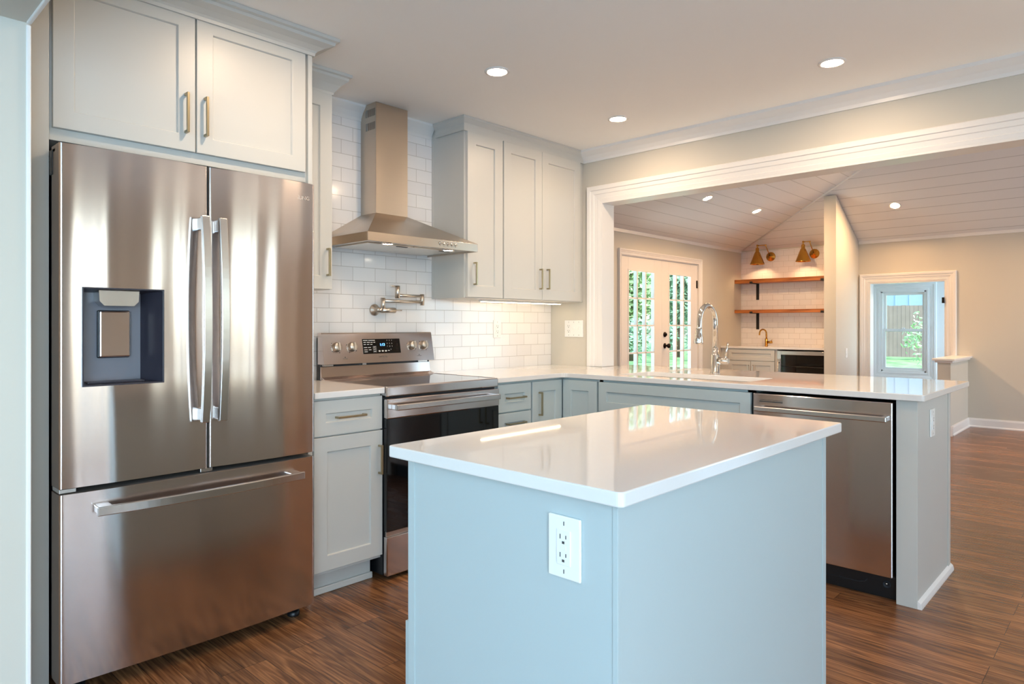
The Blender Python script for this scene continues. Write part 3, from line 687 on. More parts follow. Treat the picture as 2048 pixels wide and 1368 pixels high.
b4 = thing('base_cabinet', 'sink base cabinet with a long false drawer front beneath the sink', 'cabinet', (3.15, -1.36, 0))
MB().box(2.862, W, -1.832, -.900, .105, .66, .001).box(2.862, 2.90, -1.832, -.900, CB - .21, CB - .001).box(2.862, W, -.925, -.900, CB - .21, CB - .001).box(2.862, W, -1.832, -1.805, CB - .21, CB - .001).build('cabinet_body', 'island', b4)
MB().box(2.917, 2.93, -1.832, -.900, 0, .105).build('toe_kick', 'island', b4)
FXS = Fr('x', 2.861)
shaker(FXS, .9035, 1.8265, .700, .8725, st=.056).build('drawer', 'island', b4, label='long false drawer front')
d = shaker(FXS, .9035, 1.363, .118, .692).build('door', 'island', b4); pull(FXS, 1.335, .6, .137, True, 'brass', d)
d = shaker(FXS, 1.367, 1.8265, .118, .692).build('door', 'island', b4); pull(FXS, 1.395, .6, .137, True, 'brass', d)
pe = thing('peninsula_end_panel', 'white painted end panel closing the peninsula next to the dishwasher', 'panel', (3.18, -2.5, 0))
MB().box(2.860, 3.4984, -2.547, -2.466, 0.0, CB - .001, .0015).build('panel', 'cab', pe)
MB().box(W + .001, 3.4984, -2.466, -.475, 0, CB - .001, .001).build('back_panel', 'cab', pe)
MB().box(3.452, 3.4984, -2.5505, -2.547, .03, CB - .003, .001).build('corner_strip', 'cab', pe)
MB().prism([(-2.547, 0), (-2.563, 0), (-2.563, .008), (-2.559, .024), (-2.547, .034)], 0, 2.862, 3.512).build('shoe_molding', 'trim', pe)

# ---- island
isl = thing('kitchen_island', 'pale kitchen island base with daylight blue in its colour, plain panels and a white worktop over it', 'island', (1.14, -2.26, 0))
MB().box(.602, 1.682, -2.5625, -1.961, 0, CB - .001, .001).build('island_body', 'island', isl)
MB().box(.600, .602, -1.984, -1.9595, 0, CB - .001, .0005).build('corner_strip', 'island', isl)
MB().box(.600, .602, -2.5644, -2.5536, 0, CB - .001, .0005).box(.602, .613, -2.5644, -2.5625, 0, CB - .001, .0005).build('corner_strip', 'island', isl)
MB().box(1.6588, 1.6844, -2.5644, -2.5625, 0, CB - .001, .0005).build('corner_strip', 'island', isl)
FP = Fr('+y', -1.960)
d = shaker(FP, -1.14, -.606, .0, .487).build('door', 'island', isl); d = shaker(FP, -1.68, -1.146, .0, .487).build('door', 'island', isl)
def slab(mb, loops, z0, z1, b=.003):
    bm = bmesh.new(); ed = []
    for lp in loops:
        vs_ = [bm.verts.new((x, y, z1)) for x, y in lp]; ed += [bm.edges.new((vs_[i], vs_[(i + 1) % len(vs_)])) for i in range(len(vs_))]
    bmesh.ops.triangle_fill(bm, use_beauty=True, edges=ed)
    bmesh.ops.recalc_face_normals(bm, faces=bm.faces)
    if bm.faces[:][0].normal.z < 0: bmesh.ops.reverse_faces(bm, faces=bm.faces)
    ret = bmesh.ops.extrude_face_region(bm, geom=list(bm.faces))
    nv = [g for g in ret['geom'] if isinstance(g, bmesh.types.BMVert)]
    for v in nv: v.co.z = z0
    bmesh.ops.recalc_face_normals(bm, faces=bm.faces)
    bmesh.ops.bevel(bm, geom=[e for e in bm.edges if len(e.link_faces) == 2 and e.calc_face_angle(0) > .6], offset=b, segments=2, profile=.5, affect='EDGES')
    return mb.bm(bm)
def rounded(pts, rad, seg=5):
    out = []; k = len(pts)
    for i, p in enumerate(pts):
        r_ = rad[i] if isinstance(rad, (list, tuple)) else rad
        if r_ <= 0: out.append(p); continue
        a = Vector(pts[i - 1]) - Vector(p); b = Vector(pts[(i + 1) % k]) - Vector(p); a.normalize(); b.normalize()
        P = Vector(p); c = P + (a + b) * r_; s_ = P + a * r_; e_ = P + b * r_
        a0 = math.atan2(s_.y - c.y, s_.x - c.x); a1 = math.atan2(e_.y - c.y, e_.x - c.x); da = (a1 - a0 + math.pi) % (2 * math.pi) - math.pi
        out += [(c.x + r_ * math.cos(a0 + da * t / seg), c.y + r_ * math.sin(a0 + da * t / seg)) for t in range(seg + 1)]
    return out
single('island_worktop', slab(MB(), [rounded([(.5775, -2.5884), (1.7564, -2.5884), (1.7564, -1.9062), (.5775, -1.9062)], .012)], CB, CT), 'quartz',
       'white polished quartz worktop on the kitchen island', 'worktop')
single('countertop', slab(MB(), [[(1.121, -.6472), (1.4915, -.6472), (1.4915, -.009), (1.121, -.009)]], CB, CT), 'quartz',
       'short white quartz countertop between refrigerator and range', 'worktop')
outer = rounded([(2.2515, -.6472), (2.8332, -.6472), (2.8332, -2.5776), (3.8176, -2.5776), (3.8176, -.486), (W - .03, -.486), (W - .03, -.36), (W - .001, -.36), (W - .001, -.009), (2.2515, -.009)], [0, .045, .012, .012, 0, 0, 0, 0, 0, 0])
hole = rounded([(2.955, -.965), (3.295, -.965), (3.295, -1.758), (2.955, -1.758)], .02)
ct = MB(); slab(ct, [outer, hole], CB, CT)
single('countertop', ct, 'quartz', 'long white quartz countertop running from the range around the corner onto the peninsula', 'worktop')
sk_ = MB(); sx0, sx1, sy0, sy1, sz = 2.952, 3.298, -1.761, -.962, .69
sk_.box(sx0 - .014, sx0, sy0 - .014, sy1 + .014, sz, CB - .0015, .003).box(sx1, sx1 + .014, sy0 - .014, sy1 + .014, sz, CB - .0015, .003)
sk_.box(sx0, sx1, sy0 - .014, sy0, sz, CB - .0015, .003).box(sx0, sx1, sy1, sy1 + .014, sz, CB - .0015, .003).box(sx0 - .014, sx1 + .014, sy0 - .014, sy1 + .014, sz - .014, sz, .003)
si = thing('kitchen_sink', 'white undermount sink set in the peninsula countertop', 'sink', (3.125, -1.36, sz - .014))
sk_.build('basin', 'ceramic', si)
MB().lathe((3.13, -1.36, sz), (0, 0, 1), [(0, .002), (.03, .002), (.042, .004), (.046, .001), (.046, 0)], 24).build('drain', 'chrome', si)

# ---- kitchen faucet
fx, fy = 3.372, -1.376
fa = thing('kitchen_faucet', 'tall gooseneck pull-down faucet behind the peninsula sink', 'faucet', (fx, fy, CT))
MB().lathe((fx, fy, CT), (0, 0, 1), [(0, 0), (.029, 0), (.029, .006), (.0255, .009), (.0255, .115), (.0235, .119), (.019, .122), (.0185, .155), (.0165, .158), (0, .158)], 28).build('faucet_body', 'chrome', fa)
pts = [(fx, fy, CT + .155), (fx, fy, 1.225)]
for k in range(1, 13):
    w = math.pi * k / 13; pts.append((fx - .098 + .098 * math.cos(w), fy, 1.225 + .098 * math.sin(w)))
pts += [(fx - .198, fy, 1.195), (fx - .202, fy, 1.18)]
MB().tube(pts, .0155, 18).build('spout', 'chrome', fa)
hx = fx - .203
MB().lathe((hx, fy, 1.185), (-.06, 0, -1), [(0, -.005), (.0175, -.005), (.0185, .0), (.019, .02), (.0215, .035), (.0275, .075), (.0265, .085), (.0245, .088), (0, .088)], 24).build('spray_head', 'chrome', fa)
MB().tube([(fx, fy - .02, .995), (fx, fy - .078, .995)], .0215, 20).tube([(fx, fy - .078, .995), (fx, fy - .084, .995)], [.0215, .016], 20).build('handle_hub', 'chrome', fa)
MB().tube([(fx, fy - .066, 1.012), (fx + .004, fy - .070, 1.06), (fx + .008, fy - .076, 1.105)], [.0075, .0062, .0050], 12).build('lever', 'chrome', fa)

# ================================================================== RANGE HOOD
hd = thing('range_hood', 'stainless chimney range hood on the tiled wall above the range', 'range hood', (1.905, -.2, 1.63))
x0, x1, yf, z0, z1, z2 = 1.5252, 2.2822, -.459, 1.629, 1.674, 1.832
cx0, cx1, cyf = 1.79, 2.01, -.155
ca = MB()
# rim band, open below
t = .004
ca.box(x0, x1, yf, yf + t, z0, z1, .001).box(x0, x0 + t, yf + t, -.009, z0, z1, .001).box(x1 - t, x1, yf + t, -.009, z0, z1, .001)
# sloping canopy with the two creased flanks
b4_ = [(x0, -.009, z1), (x0, yf, z1), (x1, yf, z1), (x1, -.009, z1)]; t4 = [(cx0, -.009, z2), (cx0, cyf, z2), (cx1, cyf, z2), (cx1, -.009, z2)]
ca.add(b4_ + t4 + [(x0 + .10, -.16, z1 + .045), (x1 - .10, -.16, z1 + .045)], [(1, 2, 6, 5), (0, 1, 8), (1, 5, 8), (5, 4, 8), (4, 0, 8), (2, 3, 9), (3, 7, 9), (7, 6, 9), (6, 2, 9), (4, 5, 6, 7)])
ca.build('canopy', 'steelhood', hd)
un = MB().box(x0 + t, x1 - t, yf + t, -.01, z0 + .010, z0 + .013)
un.build('underside', 'filter', hd)
for a, b in ((x0 + .08, (x0 + x1) / 2 - .004), ((x0 + x1) / 2 + .004, x1 - .08)):
    fl_ = MB().box(a, b, -.345, -.03, z0 + .003, z0 + .010, .002); fo = fl_.build('grease_filter', 'filter', hd)
    MB().box(b - .10, b - .03, -.338, -.322, z0 + .0005, z0 + .003, .001).build('filter_latch', 'slot', fo)
for xx in (1.694, 2.112):
    lo = MB().lathe((xx, -.392, z0 + .010), (0, 0, -1), [(.034, 0), (.034, .010), (.027, .011)], 24).build('lamp_ring', 'steelv', hd)
    MB().lathe((xx, -.392, z0 + .010), (0, 0, -1), [(0, .0095), (.027, .0095)], 24).build('lamp_lens', 'lampsmall', lo)
for k in range(5):
    xx = 1.995 + k * .0285
    MB().lathe((xx, yf, 1.656), (0, -1, 0), [(0, 0), (.0085, 0), (.0085, .003), (.0068, .006), (0, .0065)], 16).build('button', 'chrome', hd)
for k in range(5): MB().box(1.993 + k * .0285, 1.997 + k * .0285, yf - .0006, yf, 1.6405, 1.644).build('button_marking', 'ink', hd)
# chimney with a notch round the cove and two rows of slots in each flank
ch = MB(); zt = H - .002
side = [(-.009, z2 - .02), (cyf, z2 - .02), (cyf, zt), (-.062, zt)]
for k in range(9):
    w = k / 8 * R90; side.append((-.062 + .053 * math.sin(w), zt - .09 + .09 * math.cos(w) - .004))
sl = [(-.145 + .0115 * k, zz) for zz in (H - .075, H - .150) for k in range(8)]
def side_plate(x):
    bm = bmesh.new(); ed = []
    for lp in [side] + [[(y, z), (y + .0055, z), (y + .0055, z + .042), (y, z + .042)] for y, z in sl]:
        vv = [bm.verts.new((x, y, z)) for y, z in lp]; ed += [bm.edges.new((vv[i], vv[(i + 1) % len(vv)])) for i in range(len(vv))]
    bmesh.ops.triangle_fill(bm, use_beauty=True, edges=ed); return bm
ch.bm(side_plate(cx0)); ch.bm(side_plate(cx1))
ch.box(cx0, cx1, cyf, cyf + .0015, z2 - .02, zt)
ch.build('chimney', 'steelhood', hd)
MB().box(cx0 + .004, cx1 - .004, cyf + .006, -.07, H - .18, zt - .004).build('chimney_lining', 'black', hd)

# ================================================================== POT FILLER
pf = thing('pot_filler', 'folding nickel pot filler faucet on the tiled wall above the range', 'faucet', (1.885, -.01, 1.296))
MB().lathe((1.883, -.009, 1.296), (0, -1, 0), [(0, 0), (.034, 0), (.034, .004), (.031, .008), (.016, .018), (.0135, .022), (.0135, .05), (0, .05)], 28).build('wall_flange', 'nickel', pf)
MB().tube([(1.895, -.062, 1.294), (1.990, -.062, 1.294)], .0155, 18).tube([(1.883, -.045, 1.296), (1.900, -.062, 1.294)], .0135, 16).build('valve_body', 'nickel', pf)
MB().tube([(1.905, -.062, 1.29), (1.905, -.062, 1.365)], .0135, 16).build('pivot_post', 'nickel', pf)
MB().tube([(1.99, -.062, 1.294), (2.035, -.068, 1.294)], .0032, 10).build('lever', 'nickel', pf)
MB().tube([(1.91, -.062, 1.348), (2.188, -.062, 1.348)], .009, 14).build('swing_arm', 'nickel', pf)
MB().tube([(2.194, -.062, 1.328), (2.194, -.062, 1.395)], .013, 16).tube([(2.194, -.062, 1.360), (2.194, -.062, 1.363)], .0137, 16).build('pivot_post', 'nickel', pf)
MB().tube([(2.19, -.062, 1.382), (2.0, -.072, 1.382)], .009, 14).build('swing_arm', 'nickel', pf)
MB().tube([(2.0, -.073, 1.365), (2.0, -.073, 1.438)], .0145, 16).build('spout', 'nickel', pf)
MB().tube([(1.995, -.073, 1.434), (1.945, -.078, 1.434)], .0045, 10).build('lever', 'nickel', pf)

# ================================================================== RANGE
rg = thing('kitchen_range', 'stainless electric range with black glass oven door under the hood', 'stove', (1.87, -.33, 0))
rx0, rx1 = 1.4935, 2.2495
MB().box(rx0, rx1, -.625, -.03, .02, .866, .002).build('range_body', 'black', rg)
for xx in (rx0 + .03, rx1 - .07):
    for yy in (-.60, -.10): MB().lathe((xx + .02, yy, 0), (0, 0, 1), [(0, 0), (.02, 0), (.02, .012), (.009, .014), (.009, .03)], 14).build('leveling_foot', 'black', rg)
ck = MB().box(rx0 + .006, rx1 - .006, -.625, -.085, .909, .9155, .002)
ck.build('glass_cooktop', 'glossblack', rg)
rim = MB().box(rx0, rx1, -.655, -.625, .868, .9165, .006).box(rx0, rx0 + .006, -.63, -.08, .87, .9175, .0015).box(rx1 - .006, rx1, -.63, -.08, .87, .9175, .0015).box(rx0 + .006, rx1 - .006, -.625, -.08, .87, .905)
rim.prism([(-.125, .914), (-.085, .914), (-.08, .93), (-.092, .925), (-.108, .919)], 0, rx0 + .004, rx1 - .004)
rim.build('cooktop_rim', 'steel', rg)
bgd = MB().prism([(-.078, .914), (-.068, .984), (-.04, .984), (-.04, .914)], 0, rx0 + .004, rx1 - .004, .004)
bgd.build('backguard', 'steel', rg)
MB().box(rx0 + .002, rx1 - .002, -.062, -.03, .90, 1.14, .001).build('console_housing', 'black', rg)
for q in ((rx0 + .01, rx0 + .07, -.085, -.06, .988, .995), (rx1 - .1, rx1 - .03, -.08, -.06, .987, .996), (rx0 + .26, rx0 + .285, -.08, -.06, .986, .998)): MB().box(*q).build('console_bracket', 'steelv', rg)
yb, yt, zb, zt = -.1105, -.077, .998, 1.166
cs = MB().prism([(yb, zb), (yt - .003, zt - .006), (yt + .002, zt), (-.045, zt), (-.045, zb)], 0, rx0 - .0, rx1 + .0, .0035)
con = cs.build('control_console', 'steel', rg)
tilt = math.atan2(yt - .003 - yb, zt - .006 - zb)
nv = Vector((0, -math.cos(tilt), math.sin(tilt))); upv = Vector((0, math.sin(tilt), math.cos(tilt)))
def cpt(x, h, o=0.0): return Vector((x, yb, zb)) + upv * h + nv * o
def cplate(mb, xa, xb, h0, h1, o0, o1):
    vs_ = [cpt(x, h, o) for x in (xa, xb) for h in (h0, h1) for o in (o0, o1)]
    return mb.add(vs_, [(0, 1, 3, 2), (4, 6, 7, 5), (0, 4, 5, 1), (2, 3, 7, 6), (0, 2, 6, 4), (1, 5, 7, 3)])
disp = cplate(MB(), 1.745, 2.003, .050, .134, -.002, .0012).build('display_panel', 'glossblack', con)
rotc = Euler((R90 - tilt, 0, 0))
text('clock_digits', '1:13', .021, cpt(1.877, .1, .0016), rotc, 'clock', disp, .0002)
marks = MB()
for row, spec in enumerate([(.126, [(1.750, .03), (1.784, .045)]), (.115, [(1.752, .016), (1.774, .02), (1.799, .014), (1.818, .012)]), (.103, [(1.752, .014), (1.774, .014), (1.796, .014)]),
                            (.086, [(1.752, .02), (1.777, .02)]), (.073, [(1.752, .022), (1.782, .018)]), (.062, [(1.752, .022)]), (.066, [(1.847, .014), (1.869, .014), (1.891, .013), (1.912, .013)]), (.062, [(1.848, .012), (1.870, .012), (1.892, .012)])]):
    for xa, w in spec[1]: cplate(marks, xa, xa + w, spec[0] - .0018, spec[0] + .0018, .0012, .0015)
for xa, xb, ha, hb in ((1.812, 1.834, .058, .0586), (1.812, 1.834, .092, .0926), (1.812, 1.8126, .058, .092), (1.8334, 1.834, .058, .092)): cplate(marks, xa, xb, ha, hb, .0012, .0015)
for h in (.064, .076, .087): cplate(marks, 1.816, 1.83, h - .0018, h + .0018, .0012, .0015)
marks.build('panel_marking', 'whiteink', disp)
for i, dch in enumerate('123456789'):
    text('keypad_digit', dch, .009, cpt(1.912 + (i % 3) * .0165, .124 - (i // 3) * .017, .0014), rotc, 'whiteink', disp, .0001)
text('keypad_digit', '0', .009, cpt(1.9345, .072, .0014), rotc, 'whiteink', disp, .0001)
pads = MB()
for h in (.118, .098, .07): cplate(pads, 1.968, 1.99, h - .007, h + .007, .0012, .0014)
pads.build('touch_key', 'bronze', disp)
for xx in (1.5769, 1.6744, 2.0903, 2.1778):
    c0 = cpt(xx, .092, 0)
    kb = MB().lathe(c0, nv, [(0, 0), (.0275, 0), (.0275, .004), (.0255, .008), (.0225, .02), (.021, .0225), (0, .0225)], 32).build('knob', 'nickel', con)
    gr = MB(); a = cpt(xx, .092, .022)
    vs_ = [a + Vector((sx * .0045, 0, 0)) + upv * hh + nv * oo for sx in (-1, 1) for hh in (-.021, .021) for oo in (-.004, .014)]
    gr.add(vs_, [(0, 1, 3, 2), (4, 6, 7, 5), (0, 4, 5, 1), (2, 3, 7, 6), (0, 2, 6, 4), (1, 5, 7, 3)]); gr.build('grip', 'nickel', kb)
    tk = MB()
    for k in range(14):
        w = math.radians(-220 + k * 20) if xx < 1.63 or xx > 2.15 else math.radians(-200 + k * 20)
        q = a - nv * .0218 + Vector((1, 0, 0)) * math.cos(w) * .034 + upv * math.sin(w) * .034; s_ = .0011 if k % 4 else .0026
        tk.add([q + Vector((dx * s_, 0, 0)) + upv * dz * s_ + nv * .0002 for dx, dz in ((-1, -1), (1, -1), (1, 1), (-1, 1))], [(0, 1, 2, 3)])
    tk.build('knob_marking', 'ink', con)
for xx in (1.625, 2.137):
    cplate(MB(), xx - .014, xx + .014, .0265, .029, .0002, .0005).build('burner_marking', 'ink', con)
    cplate(MB(), xx - .003, xx + .003, .033, .038, .0002, .0005).build('burner_marking', 'ink', con)
text('brand_lettering', 'SAMSUNG', .0135, cpt(1.877, .032, .0004), rotc, 'ink', con, .0001)
# oven door
od = MB().box(rx0, rx1, -.662, -.630, .765, .858, .004)
odo = od.build('oven_door', 'steel', rg)
MB().box(rx0, rx1, -.658, -.630, .229, .765, .003).build('door_glass', 'glossblack', odo)
ve = MB(); ve.box(rx0 + .12, rx0 + .45, -.6628, -.661, .8245, .8285).box(rx0 + .1, rx0 + .5, -.6628, -.661, .800, .8035); ve.build('door_vent', 'slot', odo)
hn = MB(); hn.box(rx0 + .022, rx1 - .036, -.712, -.692, .806, .834, .004)
for xa in (rx0 + .026, rx1 - .070): hn.box(xa, xa + .03, -.694, -.661, .808, .832, .003)
hn.build('handle', 'steelv', odo)
dr = MB().box(rx0, rx1, -.660, -.630, .02, .206, .005).build('storage_drawer', 'steel', rg)
MB().box(rx0 + .004, rx1 - .004, -.650, -.63, .206, .229, .001).build('drawer_gap', 'steelv', rg)

# ================================================================== REFRIGERATOR
rf = thing('refrigerator', 'large stainless French-door refrigerator with a water dispenser and bottom freezer', 'refrigerator', (.61, -.4, 0))
fx0, fx1, fyf = .1545, 1.0615, -.745
MB().box(fx0 + .012, fx1 - .008, -.635, -.04, .03, 1.765, .003).build('refrigerator_body', 'black', rf)
def door_front(x0, x1, z0, z1, yb, seed, hole=None, belly=.010):
    """slightly bellied steel door with rounded side edges; an opening may be left for the dispenser"""
    rnd = random.Random(seed); ph = [rnd.uniform(0, 6.28) for _ in range(6)]
    nx = 46; xs = [x0 + (x1 - x0) * (.5 - .5 * math.cos(math.pi * i / nx)) for i in range(nx + 1)]
    nz = 24; zs = [z0 + (z1 - z0) * i / nz for i in range(nz + 1)]
    if hole:
        xs = sorted([x for x in xs if abs(x - hole[0]) > .006 and abs(x - hole[1]) > .006] + [hole[0], hole[1]])
        zs = sorted([z for z in zs if abs(z - hole[2]) > .01 and abs(z - hole[3]) > .01] + [hole[2], hole[3]])
    def yy(x, z):
        u = (x - x0) / (x1 - x0); e = min(u, 1 - u) * (x1 - x0)
        y = fyf - belly * (1 - (2 * u - 1) ** 2) * 1.0
        y += .0007 * math.sin(u * 11.5 + ph[0] + .5 * math.sin(z * 2.2 + ph[1])) + .00042 * math.sin(u * 26 + ph[2] + .8 * math.sin(z * 3.1 + ph[3]))
        if e < .006: y += .005 * (1 - math.sqrt(max(0, 1 - ((.006 - e) / .006) ** 2)))
        return y
    vs_ = [(x, yy(x, z), z) for z in zs for x in xs]; k = len(xs); fs = []
    for j in range(len(zs) - 1):
        for i in range(k - 1):
            if hole and xs[i] >= hole[0] - 1e-6 and xs[i + 1] <= hole[1] + 1e-6 and zs[j] >= hole[2] - 1e-6 and zs[j + 1] <= hole[3] + 1e-6: continue
            fs.append((j * k + i, j * k + i + 1, (j + 1) * k + i + 1, (j + 1) * k + i))
    mb = MB().add(vs_, fs, True)
    m2 = MB()
    y0 = yy(x0, z0)
    for xx in (x0, x1): m2.add([(xx, yy(xx, z), z) for z in zs] + [(xx, yb, z) for z in zs], [(i, i + 1, len(zs) + i + 1, len(zs) + i) for i in range(len(zs) - 1)])
    for zz in (z0, z1): m2.add([(x, yy(x, zz), zz) for x in xs] + [(x, yb, zz) for x in xs], [(i, i + 1, k + i + 1, k + i) for i in range(k - 1)])
    m2.add([(x0, yb, z0), (x1, yb, z0), (x1, yb, z1), (x0, yb, z1)], [(0, 1, 2, 3)])
    return mb, m2
def arc_handle(m, parent, p0, p1, out, w, t, axis):
    """bowed bar between two points of a door; axis is the bar's width direction"""
    mb = MB(); N_ = 20; vs_ = []; P0, P1 = Vector(p0), Vector(p1); ax = Vector(axis)
    for i in range(N_ + 1):
        s_ = i / N_; p = P0.lerp(P1, s_); o = out * (1 - (2 * s_ - 1) ** 2)
        for a, b in ((-1, 0), (1, 0), (1, 1), (-1, 1)): vs_.append(p + ax * (a * w / 2) + Vector((0, -(o + .030 + b * t), 0)))
    fs = [(i * 4 + k, i * 4 + (k + 1) % 4, (i + 1) * 4 + (k + 1) % 4, (i + 1) * 4 + k) for i in range(N_) for k in range(4)] + [(0, 1, 2, 3), tuple(N_ * 4 + k for k in range(4))]
    bm = bmesh.new(); bv = [bm.verts.new(v) for v in vs_]
    for f in fs: bm.faces.new([bv[i] for i in f])
    bmesh.ops.recalc_face_normals(bm, faces=bm.faces)
    bmesh.ops.bevel(bm, geom=[e for e in bm.edges if e.calc_face_angle(0) > .8], offset=.0025, segments=2, profile=.5, affect='EDGES')
    mb.bm(bm)
    dirv = (P1 - P0).normalized()
    for q, sg in ((P0, 1), (P1, -1)):
        a = q + dirv * sg * .004; b = q + dirv * sg * .05
        lo = [min(a[i], b[i]) - abs(ax[i]) * w * .42 for i in range(3)]; hi = [max(a[i], b[i]) + abs(ax[i]) * w * .42 for i in range(3)]
        mb.box(lo[0], hi[0], q.y - .034, q.y + .004, lo[2], hi[2], .004)
    return mb.build('handle', m, parent)
DH = (.2195, .4636, 1.011, 1.3285)
front_, edge_ = door_front(fx0, .6215, .683, 1.792, -.652, 3, DH); ld = front_.build('door', 'steel', rf, label='left steel door with the water dispenser'); edge_.build('door_edge', 'doorside', ld)
front_, edge_ = door_front(.6290, fx1, .683, 1.792, -.652, 8); rd = front_.build('door', 'steel', rf, label='right steel door'); edge_.build('door_edge', 'doorside', rd)
front_, edge_ = door_front(fx0, fx1, .052, .664, -.652, 5, None, .014); fz = front_.build('freezer_drawer', 'steel', rf); edge_.build('door_edge', 'doorside', fz)
arc_handle('steelv', ld, (.5965, fyf - .003, 1.604), (.5965, fyf - .003, .856), .024, .030, .016, (1, 0, 0))
arc_handle('steelv', rd, (.6600, fyf - .003, 1.602), (.6600, fyf - .003, .856), .024, .030, .016, (1, 0, 0))
arc_handle('steelv', fz, (.250, fyf - .006, .603), (.990, fyf - .006, .603), .024, .030, .016, (0, 0, 1))
# dispenser
x0, x1, z0, z1 = DH; yb = -.665; yo = fyf - .0085
rc = MB(); a, b = .016, .05
rc.add([(x0, yo, z0), (x1, yo, z0), (x1, yo, z1), (x0, yo, z1), (x0 + .012, yb, z0 + .006), (x1 - .045, yb, z0 + .006), (x1 - .045, yb, z1 - .01), (x0 + .012, yb, z1 - .01)],
       [(0, 1, 5, 4), (1, 2, 6, 5), (2, 3, 7, 6), (3, 0, 4, 7)])
rc.build('dispenser_recess', 'dispdark', ld)
MB().box(x0 + .012, x1 - .045, yb - .001, yb + .004, z0 + .006, z1 - .01).build('dispenser_back', 'disp', ld)
tm = MB()
for p, q, r_, s_ in ((x0 - .004, x0 + .001, z0 - .004, z1 + .004), (x1 - .001, x1 + .004, z0 - .004, z1 + .004), (x0, x1, z1 - .001, z1 + .004), (x0, x1, z0 - .004, z0 + .001)): tm.box(p, q, yo - .003, yo + .006, r_, s_, .001)
tm.build('dispenser_trim', 'dispdark', ld)
xm = (x0 + .012 + x1 - .045) / 2 + .008
nzl = MB().prism([(xm - .062, z1 - .004), (xm - .060, z1 - .04), (xm - .046, z1 - .055), (xm + .046, z1 - .055), (xm + .060, z1 - .04), (xm + .062, z1 - .004)], 1, yb - .065, yb, .004)
nzl.build('dispenser_spout', 'steelv', ld)
pd = MB().box(xm - .048, xm + .048, yb - .022, yb - .012, z0 + .088, z0 + .245, .006).build('dispenser_lever', 'steel', ld)
MB().box(xm - .052, xm + .048, yb - .012, yb, z0 + .085, z0 + .248, .004).build('dispenser_lever_back', 'black', ld)
MB().box(x0 + .02, x1 - .05, yb - .06, yb - .002, z0 + .002, z0 + .008, .002).build('drip_tray', 'dispdark', ld)
text('brand_lettering', 'SAMSUNG', .022, (.985, fyf - .0062, 1.728), FACE_MY, 'logo', rd, .0003)
for xx in (fx0 + .012, fx1 - .05): MB().box(xx - .012, xx + .05, -.70, -.60, 1.768, 1.786, .004).box(xx - .016, xx + .01, -.672, -.64, 1.70, 1.78, .003).build('hinge_cover', 'black', rf)
for xa, xb in ((fx0 + .002, fx0 + .05), (.60, .645)): MB().box(xa, xb, -.735, -.65, .666, .681, .002).build('hinge_pin', 'steelv', rf)
for xx in (.20, .985):
    MB().box(xx - .03, xx + .05, -.70, -.62, .028, .05, .004).lathe((xx + .02, -.675, 0), (0, 0, 1), [(0, 0), (.024, 0), (.025, .004), (.025, .018), (.02, .02), (.012, .021), (.012, .04)], 20).build('leveling_foot', 'black', rf)
MB().box(fx0 + .02, fx1 - .02, -.62, -.60, .012, .05).build('base_grille', 'black', rf)

# ================================================================== DISHWASHER
dwt = thing('dishwasher', 'stainless dishwasher built into the peninsula beneath the quartz countertop', 'dishwasher', (3.1, -2.15, 0))
dy0, dy1 = -2.4585, -1.8385
MB().box(2.885, 3.45, dy0 + .004, dy1 - .004, .10, .872).build('dishwasher_tub', 'black', dwt)
ddr = MB().box(2.840, 2.884, dy0 + .002, dy1 - .002, .112, .8725, .004).build('door', 'steel', dwt)
hn = MB().box(2.792, 2.808, -2.444, -1.862, .789, .814, .004)
for ya in (-2.440, -1.889): hn.box(2.806, 2.842, ya, ya + .024, .791, .812, .003)
hn.build('handle', 'steelv', ddr)
MB().box(2.8385, 2.841, -1.985, -1.872, .832, .8375).box(2.8385, 2.841, -1.985, -1.872, .8415, .8435).build('vent_slot', 'slot', ddr)
kk = MB().box(2.905, 2.92, dy0 + .004, dy1 - .004, .0, .108).build('kick_plate', 'black', dwt)
kr = MB().tube([(2.904, -1.86, .045), (2.904, -2.30, .045), (2.904, -2.33, .052), (2.904, -2.34, .066)], .002, 8); kr.build('kick_plate_rib', 'grout', kk)
MB().lathe((2.905, -2.418, .06), (-1, 0, 0), [(0, 0), (.017, 0), (.017, .003), (.012, .004), (.011, .001), (0, .001)], 20).build('screw_slot', 'grout', kk)
MB().lathe((2.903, -2.418, .063), (-1, 0, 0), [(0, 0), (.005, 0), (.005, .002), (0, .003)], 12).build('screw', 'chrome', kk)

